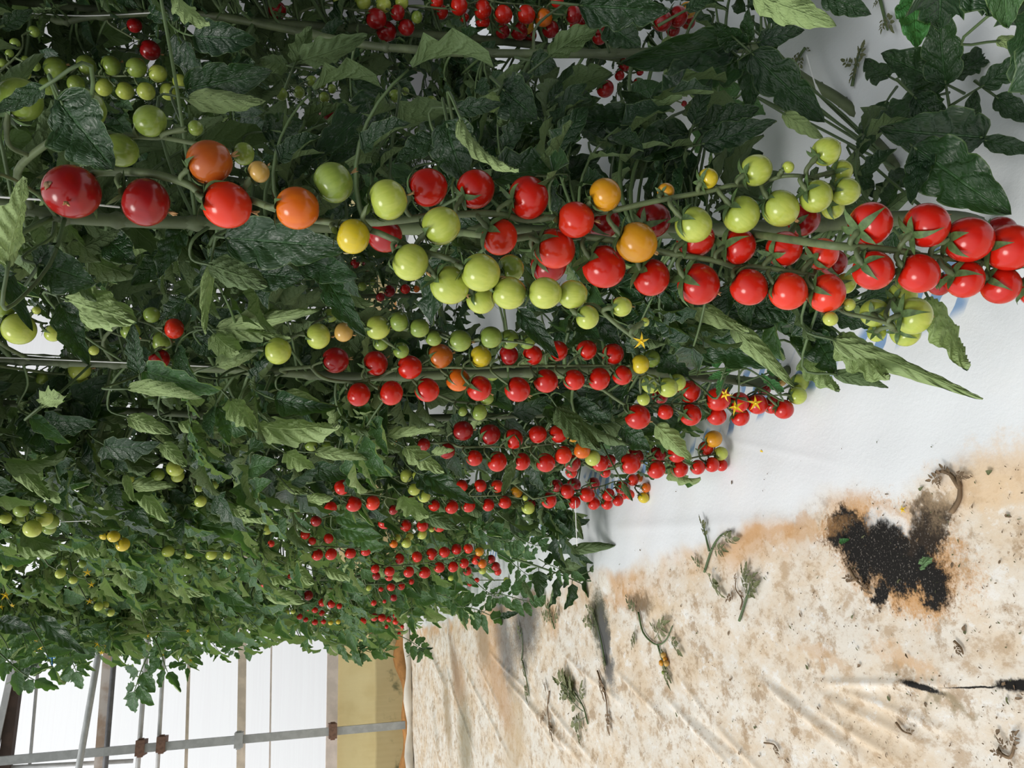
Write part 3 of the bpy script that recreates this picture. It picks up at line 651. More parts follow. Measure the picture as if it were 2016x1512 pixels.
DISC = []       # x, y, r, depth: where the photo shows a fruit or stalk uncovered
BALL = []       # centres and radii of all fruit
UP = np.array((0, 0, 1.0))
allb = np.zeros((0, 4))
for ti, (d0, label, spx, toms, pid, flowers) in enumerate(TR):
    plantd = PL[pid]
    items = []
    for tok in toms.split():
        q = tok.split(',')
        items.append((float(q[0]), float(q[1]), float(q[2]), q[3][0], q[3].endswith('b')))
    items.sort(key=lambda t: (t[4], -t[2]))
    stalk = np.array([P(x, y, d0) for x, y in spx])
    # fruit: find a depth where it touches no other fruit
    placed = []
    for i, (x, y, r, c, back) in enumerate(items):
        d = d0 * (1 + (.05 if back else rng.uniform(-.012, .012)))
        for _ in range(60):
            R = r * d / FOC
            cpos = P(x, y, d)
            if len(allb):
                gap = np.linalg.norm(allb[:, :3] - cpos, axis=1) - allb[:, 3] - R * .99
                if gap.min() < 0:
                    d += .004 * d0
                    continue
            break
        R = r * d / FOC
        allb = np.vstack((allb, (*cpos, R)))
        placed.append((cpos, R, c, x, y, r, d))
    # stalk: resample, keep it clear of the fruit
    path = smooth_path(stalk, 6)
    for it in range(3):
        for i in range(len(path)):
            v = allb[:, :3] - path[i]
            dist = np.linalg.norm(v, axis=1) - allb[:, 3]
            k = dist.argmin()
            if dist[k] < .002:
                out = path[i] - allb[k, :3]
                out = out + .6 * nrm(path[i] - CAM) * allb[k, 3]
                path[i] = allb[k, :3] + nrm(out) * (allb[k, 3] + .0035)
        path[1:-1] = .25 * path[:-2] + .5 * path[1:-1] + .25 * path[2:]
    # join the stalk to its plant's stem
    pth = plantd['path']
    q = pth[np.argmin(np.linalg.norm(pth - (path[0] + np.array((0, 0, .04))), axis=1))]
    dj = np.linalg.norm(q - path[0])
    if dj < .45:
        mid = (q + path[0]) / 2 + np.array((0, 0, .02))
        path = np.vstack((smooth_path(np.array((q, mid, path[0])), 5)[:-1], path))
    big = d0 < .8
    r0 = .0034 if big else .0027
    if 'second row' in label or 'far' in label: r0 = .0026
    rad = np.linspace(r0, r0 * .42, len(path))
    root = empty('hanging_tomato_truss', path[0])
    tag(root, label, 'tomato bunch', 'bunches of cherry tomatoes on the vine', 'thing')
    o0 = path[0].copy()
    g = Geo()
    V, F = tube(path - o0, rad, 8 if d0 < 1.4 else 5)
    g.add(V, F)
    toobj = []
    for i, (cpos, R, c, x, y, r, d) in enumerate(placed):
        k = np.argmin(np.linalg.norm(path - cpos - np.array((0, 0, .7 * R)), axis=1))
        att = path[max(0, k - 1)]
        v = att - cpos
        if np.linalg.norm(v) > 6 * R and c != 'P':
            v = v / np.linalg.norm(v) * R
        tocam = nrm(CAM - cpos)
        ax = nrm(nrm(v) * .75 + UP * .75 + tocam * rng.uniform(.0, .5) + rng.normal(0, .12, 3))
        if x == 141: ax = nrm(nrm(v) + tocam * .25)
        top = cpos + ax * R * .80
        low = r < 9
        me = tomato_me(c, i + ti, r < 14)
        # frame with +Z = stem end
        z = ax; xx = nrm(np.cross(UP + .01 * rng.normal(0, 1, 3), z) + 1e-6); yy = np.cross(z, xx)
        a = rng.uniform(0, 2 * PI)
        x2 = xx * math.cos(a) + yy * math.sin(a); y2 = np.cross(z, x2)
        t = link('tomato', me, root, mat4(np.stack((x2, y2, z), 1), cpos - o0, R))
        if x == 141:
            t['label'] = 'dark red tomato with a brown scar'
            gs = Geo()
            dloc = nrm(np.stack((x2, y2, z), 1).T @ nrm(ray(97, 365) / np.linalg.norm(ray(97, 365)) * np.linalg.norm(cpos - CAM) * .985 + CAM - cpos))
            th = np.linspace(0, 2 * PI, 13)[:-1]
            e1 = nrm(np.cross(dloc, (.2, .3, .9))); e2 = np.cross(dloc, e1)
            V = [dloc * 1.035]
            for rr, hh in ((.12, 1.03), (.2, .98)):
                for a_ in th:
                    V.append(nrm(dloc + (e1 * math.cos(a_) + .6 * e2 * math.sin(a_)) * rr * (1 + .25 * math.sin(3 * a_))) * hh)
            F = [(0, 1 + j, 1 + (j + 1) % 12, 1 + (j + 1) % 12) for j in range(12)] + [(1 + j, 13 + j, 13 + (j + 1) % 12, 1 + (j + 1) % 12) for j in range(12)]
            F = [f for f in F if len(set(f)) == 4]
            gs.add(V, F)
            V3, F3 = tube(np.array((dloc * .96, dloc * 1.045)), np.array((.13, .10)), 12)
            gs.add(V3, F3)
            link('scar', gs.mesh('scar', [MAT['scar']]), t)
        if r >= 7:
            ks = 1.0 if r > 16 else .9
            sc = rng.uniform(.9, 1.1) * ks * (1.12 if r > 30 else 1)
            if c in 'GPTY' and r < 24 and d0 < .8: sc *= 1.25
            m = Matrix.Rotation(rng.uniform(0, 6.28), 4, 'Z') @ Matrix.Diagonal((sc, sc, 1, 1))
            link('calyx', CALYX[(i + ti) % 6], t, m)
        if r > 17 and rng.random() < .38:
            link('dried_blossom', DRY[i % 3], t, Matrix.Rotation(rng.uniform(0, 6.28), 4, 'Z'))
        # pedicel with its knuckle
        dd = np.linalg.norm(top - att)
        if dd < .16:
            mid = att * .45 + top * .55 + ax * min(dd * .35, .012)
            pp = smooth_path(np.array((att, mid, top + ax * R * .10, top)), 5)
            pr = np.full(len(pp), r0 * .55); pr[len(pp) // 2] *= 1.35
            V, F = tube(pp - o0, pr, 6 if d0 < 1.4 else 4)
            g.add(V, F)
        DISC.append((x, y, r * .93, d))
        BALL.append((*cpos, R))
    for (x, y, r) in flowers:
        cpos = P(x, y, d0 * .99)
        z = nrm(nrm(CAM - cpos) + np.array((-.3, -.2, -.3))); xx = nrm(np.cross(UP, z)); yy = np.cross(z, xx)
        link('flower', FLOWER, root, mat4(np.stack((xx, yy, z), 1), cpos - o0, r * d0 / FOC))
        V, F = tube(np.array((path[-1], (path[-1] + cpos) / 2 + UP * .004, cpos - z * .3 * r * d0 / FOC)) - o0, .0011, 5)
        g.add(V, F)
        DISC.append((x, y, r, d0))
    link('stalk', g.mesh('stalk', [MAT['stalk']]), root)
    xs, ys, ds = project(path)
    for i in range(0, len(path), 2):
        if d0 < 1.35 and i > 4:
            DISC.append((xs[i], ys[i], 7, ds[i]))

for d0, label, spx, fl, buds in FLOWER_SPRAYS:
    path = smooth_path(np.array([P(x, y, d0) for x, y in spx]), 5)
    pl = PL['n2'] if d0 < 1.5 else PL['n6']
    q = pl['path'][np.argmin(np.linalg.norm(pl['path'] - path[0], axis=1))]
    path = np.vstack((smooth_path(np.array((q, (q + path[0]) / 2 + UP * .03, path[0])), 4)[:-1], path))
    root = empty('hanging_flower_spray', path[0]); o0 = path[0].copy()
    tag(root, label, 'flowers', None, 'thing')
    g = Geo()
    V, F = tube(path - o0, .0013, 5); g.add(V, F)
    for (x, y, r) in fl:
        cpos = P(x, y, d0 * .985)
        z = nrm(nrm(CAM - cpos) * .8 + rng.normal(0, .35, 3)); xx = nrm(np.cross(UP, z)); yy = np.cross(z, xx)
        link('flower', FLOWER, root, mat4(np.stack((xx, yy, z), 1), cpos - o0, r * d0 / FOC))
        V, F = tube(np.array((path[-2], (path[-2] + cpos) / 2, cpos - z * .3 * r * d0 / FOC)) - o0, .0011, 5); g.add(V, F)
        DISC.append((x, y, r, d0))
    for (x, y) in buds:
        cpos = P(x, y, d0)
        V, F = tube(np.array((path[-2], cpos, cpos + (cpos - path[-2]) * .3)) - o0, np.array((.001, .0022, .0006)), 5); g.add(V, F)
    link('stalk', g.mesh('stalk', [MAT['stalk']]), root)
for x in np.arange(705, 780, 10):
    DISC.append((1454, x, 7, 1.05))

DISC = np.array(DISC); BALL = np.array(BALL)

# ------------------------------------------------------------------ leaves on the plants
CLEAR = np.array([(-400, 1345), (0, 1345), (120, 1345), (330, 1330), (480, 1296), (640, 1286), (700, 1305), (760, 1290), (818, 1238), (900, 1222), (1000, 1205), (1085, 1180), (1150, 1128), (1200, 1060), (1160, 1020), (1240, 985), (1290, 955), (1430, 935), (1445, 850), (1530, 830), (1600, 800), (1615, 755), (1700, 700), (1830, 700), (2010, 600), (2500, 540), (2500, 1800), (-400, 1800)], float)
CLEAR_DISC = np.array([(1690, 30, 38), (1725, 65, 28), (1660, 110, 34), (1565, 150, 52), (1600, 90, 34), (1665, 205, 36), (1560, 240, 30), (1650, 60, 26), (1150, 290, 20), (1205, 322, 14), (1130, 120, 22), (1880, 240, 18), (1935, 45, 26), (1790, 330, 22), (1520, 290, 26), (60, 672, 44), (95, 690, 28), (40, 690, 25), (1000, 632, 16), (1200, 180, 10), (950, 640, 10), (1700, 80, 18), (1990, 455, 20), (1700, 500, 14), (1240, 350, 10), (850, 815, 12)], float)
def in_poly(x, y, poly):
    ins = np.zeros(len(x), bool)
    j = len(poly) - 1
    for i in range(len(poly)):
        xi, yi = poly[i]; xj, yj = poly[j]
        c = ((yi > y) != (yj > y)) & (x < (xj - xi) * (y - yi) / (yj - yi + 1e-12) + xi)
        ins ^= c
        j = i
    return ins
def leaf_ok(pts, strict=True, allow=0.0):
    if pts[:, 2].min() < .006:
        return False
    x, y, w = project(pts)
    if w.min() < .36:
        return False
    inn = (x > -250) & (x < 2266) & (y > -250) & (y < 1762)
    if inn.sum() < len(x) * .2:
        return False
    if in_poly(x, y, CLEAR).mean() > allow:
        return False
    cd = ((x[:, None] - CLEAR_DISC[:, 0]) ** 2 + (y[:, None] - CLEAR_DISC[:, 1]) ** 2 < CLEAR_DISC[:, 2] ** 2).any(1)
    if cd.mean() > .02:
        return False
    hit = ((x[:, None] - DISC[:, 0]) ** 2 + (y[:, None] - DISC[:, 1]) ** 2 < DISC[:, 2] ** 2) & (w[:, None] < DISC[:, 3] + .012)
    n = hit.any(1).mean()
    if n > (0.0 if strict else .06):
        return False
    dd = np.linalg.norm(pts[:, None, :] - BALL[None, :, :3], axis=2) < BALL[:, 3] * 1.03
    return not dd.any()

LEAFCOUNT = {}
def add_leaf_obj(pl, me, R, p, s=1.0, label=None):
    o = link('leaf', me, pl['e'], mat4(R, p - pl['o'], s))
    if label: o['label'] = label
    return o
# leaves the photo shows one by one.
# kind, base x y, tip x y, depth base, depth tip, width/length, roll, face (1 upper side to the camera), material, plant
HAND = [
 ('s', 1638, 668, 1925, 780, .76, .70, .26, 2.1, -1, 'leaf_light', 'n1'), ('s', 1652, 655, 1752, 756, .77, .72, .52, .9, -1, 'leaf_light', 'n1'),
 ('s', 1826, 585, 1908, 712, .68, .62, .40, 1.0, -1, 'leaf_light', 'n1'), ('s', 1340, 588, 1470, 655, .80, .78, .36, 1.2, -1, 'leaf_light', 'n1'),
 ('s', 1440, 640, 1556, 755, .84, .80, .34, 1.6, -1, 'leaf_light', 'n1'), ('s', 1578, 705, 1650, 768, .88, .84, .55, .8, -1, 'leaf_light', 'n2'),
 ('s', 1370, 655, 1530, 715, .92, .86, .5, .5, 1, 'leaf', 'n2'), ('s', 1400, 600, 1520, 640, .86, .84, .6, .3, 1, 'leaf', 'n2'),
 ('s', 1545, 620, 1660, 690, .86, .82, .6, .6, 1, 'leaf', 'n1'), ('s', 1640, 735, 1745, 762, .80, .78, .35, 1.0, -1, 'leaf', 'n1'),
 ('s', 1600, 655, 1650, 735, .84, .80, .6, .4, 1, 'leaf', 'n1'), ('s', 1480, 600, 1590, 625, .84, .84, .5, .3, 1, 'leaf', 'n1'),
 ('s', 1700, 590, 1790, 560, .80, .80, .5, .3, 1, 'leaf', 'n1'),
 ('s', 15, 525, 42, 350, .50, .47, .40, 1.1, -1, 'leaf_light', 'n1'), ('s', 0, 440, 20, 530, .5, .5, .4, .5, -1, 'leaf_light', 'n1'),
 ('s', 80, 520, 200, 555, .64, .62, .6, .3, 1, 'leaf', 'n1'), ('s', 75, 525, 110, 480, .64, .63, .7, .3, 1, 'leaf', 'n1'), ('s', 120, 600, 175, 715, .7, .68, .42, .7, 1, 'leaf', 'n2'),
 ('s', 130, 590, 258, 628, .80, .76, .5, .9, -1, 'leaf_light', 'n2'), ('s', 0, 510, 45, 640, .62, .60, .25, .5, 1, 'leaf', 'n1'),
 ('s', 425, 648, 642, 612, .92, .86, .24, 1.9, -1, 'leaf_light', 'n2'), ('s', 425, 650, 560, 655, .92, .88, .26, 1.4, -1, 'leaf_light', 'n2'),
 ('s', 420, 655, 470, 700, .9, .88, .7, .5, -1, 'leaf_light', 'n2'), ('s', 425, 720, 500, 700, .92, .9, .5, 1.2, -1, 'leaf_light', 'n2'),
 ('s', 415, 520, 400, 665, .75, .72, .2, 1.6, -1, 'leaf_light', 'n1'), ('s', 410, 520, 520, 560, .72, .70, .5, .9, -1, 'leaf', 'n1'),
 ('s', 445, 468, 655, 492, .70, .66, .42, .35, 1, 'leaf', 'n1'), ('s', 360, 450, 310, 540, .74, .72, .5, .3, 1, 'leaf', 'n1'),
 ('s', 370, 585, 310, 625, .8, .8, .6, .3, 1, 'leaf', 'n2'), ('s', 470, 480, 380, 560, .76, .76, .45, .3, 1, 'leaf', 'n1'),
 ('s', 285, 730, 430, 765, .9, .86, .4, .7, 1, 'leaf_light', 'n2'), ('s', 275, 735, 260, 640, .9, .88, .42, .6, 1, 'leaf', 'n2'), ('s', 250, 765, 400, 778, .88, .85, .25, 1.4, -1, 'leaf_light', 'n2'),
 ('s', 80, 800, 125, 765, .9, .88, .6, .8, -1, 'leaf_light', 'n2'), ('s', 452, 785, 505, 850, .95, .92, .55, .8, -1, 'leaf_light', 'n2'),
 ('s', 500, 835, 690, 862, 1.02, .96, .32, 1.2, -1, 'leaf_light', 'n2'), ('s', 560, 890, 620, 930, 1.1, 1.08, .6, .7, -1, 'leaf_light', 'n3'), ('s', 620, 890, 720, 905, 1.12, 1.1, .3, 1.2, -1, 'leaf_light', 'n3'),
 ('s', 760, 858, 868, 843, 1.12, 1.08, .26, 1.8, -1, 'leaf_light', 'n3'), ('s', 795, 880, 870, 925, 1.15, 1.12, .45, .9, -1, 'leaf_light', 'n3'), ('s', 850, 895, 895, 882, 1.13, 1.1, .4, 1.6, -1, 'leaf_light', 'n3'),
 ('s', 820, 930, 870, 975, 1.3, 1.28, .6, .4, 1, 'leaf', 'n3'), ('s', 838, 935, 922, 980, 1.28, 1.22, .35, .7, 1, 'leaf', 'n3'), ('s', 790, 975, 842, 1015, 1.35, 1.3, .6, .7, -1, 'leaf_light', 'n4'), ('s', 835, 1012, 905, 1045, 1.35, 1.3, .35, 1.1, -1, 'leaf', 'n4'),
 ('s', 1095, 800, 1180, 885, 1.16, 1.10, .42, .8, -1, 'leaf', 'n3'), ('s', 1125, 790, 1200, 830, 1.2, 1.18, .5, .4, 1, 'leaf', 'n3'), ('s', 1290, 835, 1362, 908, 1.16, 1.12, .42, .7, -1, 'leaf_light', 'n2'),
 ('s', 1225, 840, 1280, 885, 1.2, 1.18, .7, .5, 1, 'leaf', 'n2'), ('s', 1012, 905, 990, 975, 1.2, 1.17, .3, .6, -1, 'leaf', 'n3'), ('s', 1225, 950, 1245, 985, 1.22, 1.2, .35, 1.1, -1, 'leaf', 'n3'),
 ('s', 480, 535, 600, 548, .76, .74, .5, .3, 1, 'leaf', 'n1'), ('s', 582, 505, 702, 545, .78, .74, .42, .3, 1, 'leaf', 'n1'), ('s', 640, 545, 712, 655, .80, .76, .34, .4, 1, 'leaf', 'n1'),
 ('s', 880, 245, 905, 345, .64, .62, .85, -.6, 1, 'leaf', 'n1'), ('s', 905, 232, 1000, 375, .62, .57, .20, 1.9, -1, 'leaf_light', 'n1'), ('s', 860, 270, 780, 315, .66, .65, .6, .4, 1, 'leaf', 'n1'), ('s', 895, 215, 985, 205, .72, .7, .4, .5, 1, 'leaf', 'n1'),
 ('s', 990, 175, 1055, 232, .75, .72, .75, .2, 1, 'leaf', 'q2'), ('s', 990, 172, 1050, 150, .75, .73, .6, .3, 1, 'leaf', 'q2'), ('s', 980, 185, 965, 215, .74, .72, .6, .8, -1, 'leaf_light', 'q2'),
 ('s', 755, 190, 625, 290, .80, .74, .36, .2, 1, 'leaf', 'n1'), ('s', 590, 120, 718, 72, .92, .88, .38, .3, -1, 'leaf', 'q2'), ('s', 580, 125, 612, 55, .92, .9, .6, .3, -1, 'leaf', 'q2'), ('s', 570, 130, 512, 118, .92, .9, .7, .5, -1, 'leaf', 'q2'),
 ('s', 372, 175, 512, 150, .80, .76, .45, .5, 1, 'leaf', 'n1'), ('s', 365, 195, 522, 200, .79, .76, .3, 1.1, -1, 'leaf_light', 'n1'), ('s', 345, -8, 412, 66, .62, .6, .36, .7, -1, 'leaf_light', 'n1'),
 ('s', 120, 200, 195, 320, .54, .52, .75, .2, 1, 'leaf', 'n1'), ('s', 90, 170, -10, 220, .5, .5, .35, .3, 1, 'leaf', 'n1'), ('s', 0, 55, 60, 20, .6, .6, .5, .3, 1, 'leaf', 'n1'),
 ('s', 1480, -12, 1642, 52, .62, .58, .34, .6, -1, 'leaf_light', 'q1'), ('s', 1620, -10, 1710, 25, .66, .64, .5, .3, 1, 'leaf', 'q1'), ('s', 1800, -15, 1804, 92, .62, .60, .52, .25, 1, 'weed', 'q0'),
 ('s', 1800, 290, 1982, 418, .76, .70, .52, .15, 1, 'leaf', 'n0'), ('s', 1822, 298, 1795, 395, .76, .74, .45, .4, 1, 'leaf', 'n0'), ('s', 1935, 270, 1760, 262, .78, .74, .5, .2, 1, 'leaf', 'n0'), ('s', 1935, 275, 2040, 300, .78, .76, .4, .2, 1, 'leaf', 'n0'),
 ('s', 1862, 165, 1845, 12, .82, .78, .50, .2, 1, 'leaf', 'q0'), ('s', 1862, 165, 1750, 110, .84, .82, .6, .2, 1, 'leaf', 'q0'), ('s', 1930, 172, 2040, 105, .80, .78, .45, .3, 1, 'leaf', 'n0'), ('s', 1870, 150, 1970, 90, .86, .84, .6, .2, 1, 'leaf', 'q0'), ('s', 1840, 190, 1730, 255, .84, .8, .45, .2, 1, 'leaf', 'q0'), ('s', 1960, 190, 2030, 240, .8, .78, .5, .2, 1, 'leaf', 'n0'),
 ('s', 1748, 150, 1705, 120, .95, .93, .8, .3, 1, 'leaf', 'q0'), ('s', 1745, 200, 1690, 300, .9, .88, .4, .3, 1, 'leaf', 'q0'), ('s', 1840, 300, 1800, 240, .8, .78, .55, .3, 1, 'leaf', 'n0'), ('s', 1790, 340, 1740, 370, .86, .84, .55, .4, 1, 'leaf', 'n0'), ('s', 1690, 330, 1720, 390, .85, .84, .5, .4, 1, 'leaf', 'n1'),
 ('s', 1960, 80, 2030, 85, .7, .7, .4, .6, -1, 'leaf_light', 'n0'), ('s', 1800, 190, 1870, 255, .8, .78, .6, .2, 1, 'leaf', 'n0'), ('s', 1900, 270, 1920, 180, .8, .78, .5, .2, 1, 'leaf', 'n0'),
 ('s', 1466, 92, 1410, 45, .88, .86, .7, .3, 1, 'leaf', 'q1'), ('s', 1470, 90, 1475, 20, .88, .86, .55, .3, 1, 'leaf', 'q1'), ('s', 1490, 85, 1580, 60, .87, .84, .5, .3, 1, 'leaf', 'q1'), ('s', 1480, 105, 1618, 235, .86, .82, .40, .2, 1, 'leaf', 'q1'), ('s', 1540, 222, 1620, 272, .82, .80, .36, .8, -1, 'leaf_light', 'q1'), ('s', 1455, 85, 1235, 122, .9, .86, .32, .3, 1, 'leaf', 'q1'), ('s', 1450, 120, 1290, 190, .9, .86, .5, .3, 1, 'leaf', 'q1'), ('s', 1480, 100, 1475, 215, .88, .86, .4, .3, 1, 'leaf', 'q1'), ('s', 1500, 95, 1565, 40, .87, .85, .6, .3, 1, 'leaf', 'q1'),
 ('s', 1355, 262, 1232, 300, .80, .76, .50, .2, 1, 'leaf', 'n1'), ('s', 1380, 285, 1522, 240, .78, .74, .40, .4, 1, 'leaf', 'n1'), ('s', 1365, 245, 1395, 155, .78, .76, .45, .6, 1, 'leaf', 'n1'), ('s', 1375, 255, 1490, 215, .80, .77, .6, .2, 1, 'leaf', 'n1'), ('s', 1360, 300, 1310, 370, .8, .79, .6, .2, 1, 'leaf', 'n1'), ('s', 1262, 250, 1130, 232, .84, .8, .5, .2, 1, 'leaf', 'n1'), ('s', 1300, 235, 1225, 180, .88, .86, .5, .3, 1, 'leaf', 'q1'),
 ('s', 1080, 112, 1184, 36, .86, .82, .40, .3, -1, 'leaf', 'q2'), ('s', 1085, 195, 1205, 150, .92, .9, .28, .3, 1, 'leaf', 'q1'), ('s', 1080, 205, 1130, 125, .92, .9, .35, .4, 1, 'leaf', 'q1'), ('s', 1045, 120, 1090, 130, .9, .88, .9, .3, 1, 'leaf', 'q2'),
 ('s', 1140, 10, 1310, 20, .8, .78, .5, .4, 1, 'leaf', 'q1'), ('s', 1195, 45, 1260, 95, .95, .93, .7, .3, 1, 'leaf', 'q1'), ('s', 1350, 20, 1400, -5, .8, .8, .5, .3, 1, 'leaf', 'q1'),
 ('s', 1030, 330, 1130, 285, .82, .78, .4, .3, 1, 'leaf', 'n1'), ('s', 1080, 350, 1180, 310, .82, .8, .5, .3, 1, 'leaf', 'n1'), ('s', 950, 310, 1020, 270, .85, .83, .6, .2, 1, 'leaf', 'n1'), ('s', 1020, 610, 1095, 700, .9, .88, .35, .4, 1, 'leaf', 'n2'),
 ('s', 1115, 1085, 1214, 1072, 1.85, 1.78, .24, 1.0, -1, 'leaf', 'n4'), ('s', 1130, 1085, 1165, 1110, 1.85, 1.83, .4, .7, 1, 'leaf', 'n4'), ('s', 1160, 1125, 1235, 1096, 1.9, 1.85, .28, .7, -1, 'leaf', 'n5'), ('s', 1175, 1145, 1278, 1153, 1.9, 1.84, .22, .8, 1, 'leaf', 'n5'), ('s', 1100, 1125, 1155, 1105, 1.88, 1.86, .55, .7, -1, 'leaf', 'n5'), ('s', 1130, 1010, 1148, 1060, 1.62, 1.6, .25, .8, -1, 'leaf', 'n4'), ('s', 985, 1215, 1022, 1205, 2.5, 2.48, .35, .6, 1, 'leaf', 'n6'), ('s', 1030, 1145, 1050, 1185, 2.1, 2.08, .35, .6, -1, 'leaf', 'n5'),
 ('s', 810, 1288, 848, 1274, 3.6, 3.57, .3, .5, 1, 'leaf', 'n8'), ('s', 900, 1200, 920, 1240, 2.6, 2.58, .25, .8, -1, 'leaf_light', 'n6'),
 ('s', 0, 1225, 62, 1240, 2.2, 2.15, .4, .3, 1, 'leaf', 'n5'), ('s', 80, 1215, 160, 1285, 2.2, 2.15, .3, .4, 1, 'leaf', 'n5'), ('s', 25, 1340, 70, 1310, 2.3, 2.28, .4, .3, 1, 'leaf', 'n5'),
 ('c', 330, 1245, 240, 1388, 3.3, 3.25, 0, 0, 1, 'leaf_light', 'n7'), ('c', 60, 1225, 105, 1345, 2.35, 2.3, 0, 0, 1, 'leaf_light', 'n5'), ('c', -10, 1280, 75, 1345, 2.3, 2.2, 0, 0, 1, 'leaf_light', 'n5'), ('c', 130, 1235, 165, 1335, 2.6, 2.5, 0, 0, 1, 'leaf_light', 'n6'), ('c', 290, 1240, 350, 1345, 3.1, 3.0, 0, 0, 1, 'leaf_light', 'n7'), ('c', 200, 1230, 120, 1340, 2.7, 2.65, 0, 0, 1, 'leaf_light', 'n6'), ('c', 385, 1260, 372, 1332, 3.4, 3.3, 0, 0, 1, 'leaf_light', 'n8'), ('c', 1010, 1100, 1190, 1155, 1.95, 1.85, 0, 0, 1, 'leaf', 'n5'), ('c', 960, 1170, 1060, 1180, 2.3, 2.2, 0, 0, 1, 'leaf_light', 'n6'), ('c', 870, 1195, 985, 1222, 2.7, 2.6, 0, 0, 1, 'leaf_light', 'n6'), ('c', 780, 1250, 845, 1285, 3.5, 3.4, 0, 0, 1, 'leaf_light', 'n8'), ('c', 650, 1260, 745, 1300, 3.9, 3.8, 0, 0, 1, 'leaf_light', 'n9'),
]
for (bx, by, tx, ty, d) in ((1390, 640, 1460, 700, .95), (1420, 610, 1340, 640, .93), (1480, 660, 1545, 700, .95), (1560, 600, 1630, 660, .92), (1500, 590, 1560, 640, .92), (1580, 660, 1620, 720, .93), (1300, 610, 1380, 650, .95), (1250, 600, 1320, 660, .98), (1330, 660, 1400, 720, 1.0), (1290, 680, 1350, 740, 1.05), (1640, 620, 1720, 640, .92), (1690, 600, 1760, 590, .9), (1610, 580, 1690, 575, .9), (1440, 560, 1500, 600, .9), (1350, 520, 1420, 545, .88), (1480, 480, 1560, 520, .88), (1220, 420, 1300, 470, .88), (1100, 380, 1180, 420, .86), (1130, 330, 1200, 370, .86), (1000, 560, 1090, 610, 1.0), (1150, 590, 1220, 680, 1.05), (1090, 640, 1160, 700, 1.1), (1230, 770, 1300, 740, 1.2), (1360, 790, 1440, 760, 1.22), (1340, 830, 1260, 850, 1.25), (1200, 820, 1130, 850, 1.3), (1420, 330, 1500, 300, .95), (1200, 300, 1290, 340, .92), (1090, 250, 1010, 290, .92), (1180, 230, 1100, 210, .95), (860, 320, 940, 300, .8), (700, 330, 780, 300, .82), (760, 400, 840, 380, .82), (720, 270, 650, 320, .84), (560, 340, 620, 300, .82), (520, 260, 600, 240, .84), (330, 500, 260, 560, .82), (210, 470, 270, 520, .8), (100, 470, 180, 440, .8), (520, 420, 460, 470, .85)):
    HAND.append(('s', bx, by, tx, ty, d, d * .98, rng.uniform(.5, .75), rng.uniform(.2, .6), 1, 'leaf', 'n1' if d < .96 else 'n2'))
for j, (bx, by, tx, ty, d) in enumerate(((20, 1215, 60, 1300, 2.4), (70, 1200, 20, 1290, 2.5), (150, 1215, 175, 1290, 2.6), (185, 1205, 240, 1275, 2.7), (230, 1225, 265, 1300, 2.9), (280, 1230, 250, 1300, 3.0), (320, 1235, 385, 1290, 3.1), (400, 1250, 440, 1300, 3.3), (440, 1240, 470, 1292, 3.4), (110, 1210, 60, 1300, 2.5), (0, 1250, 40, 1320, 2.4), (690, 1255, 720, 1300, 3.9), (740, 1255, 770, 1290, 3.8), (1000, 1040, 1080, 1100, 1.9), (1040, 1020, 1130, 1060, 1.85), (980, 1090, 1060, 1140, 2.0), (930, 1140, 1000, 1185, 2.3), (860, 1170, 930, 1205, 2.6), (1060, 1100, 1140, 1140, 1.9), (900, 1010, 980, 1050, 1.9), (950, 1050, 1040, 1080, 1.95))):
    HAND.append(('c', bx, by, tx, ty, d, d * .98, 0, 7 + j % 7, 1, 'leaf_light', 'n5' if d < 2.5 else 'n6' if d < 3 else 'n7' if d < 3.6 else 'n8'))
for (bx, by, tx, ty, d) in ((368, 1028, 502, 1052, 1.8), (562, 1108, 618, 1152, 2.4), (672, 1040, 752, 1056, 1.85), (662, 1015, 732, 1037, 1.8), (246, 932, 262, 992, 1.32), (258, 955, 342, 958, 1.4), (318, 872, 366, 918, 1.2), (272, 965, 332, 1028, 1.45), (598, 985, 662, 980, 1.5), (520, 1168, 600, 1186, 2.7), (414, 876, 442, 908, 1.25), (518, 1122, 572, 1150, 2.4), (238, 1102, 268, 1142, 2.2), (700, 1060, 760, 1075, 2.0), (80, 955, 200, 1000, 1.35), (160, 880, 230, 905, 1.25), (20, 900, 100, 990, 1.3), (430, 800, 450, 870, 1.1), (560, 770, 640, 800, 1.1), (350, 830, 430, 850, 1.12), (250, 820, 330, 850, 1.1), (60, 820, 140, 870, 1.1), (460, 1000, 540, 1030, 1.6), (540, 950, 600, 970, 1.4), (700, 905, 780, 935, 1.25), (330, 1150, 400, 1170, 2.5), (430, 1180, 500, 1200, 2.9), (140, 1060, 200, 1100, 1.95), (20, 1060, 110, 1085, 1.9), (640, 1120, 700, 1140, 2.4)):
    pale = rng.random() < .75
    HAND.append(('s', bx, by, tx, ty, d * .97, d * .95, rng.uniform(.3, .48), rng.uniform(1.0, 2.0) if pale else .5, -1 if pale else 1, 'leaf_light', 'n2' if d < 1.13 else 'n3' if d < 1.45 else 'n4' if d < 1.9 else 'n5' if d < 2.4 else 'n6'))
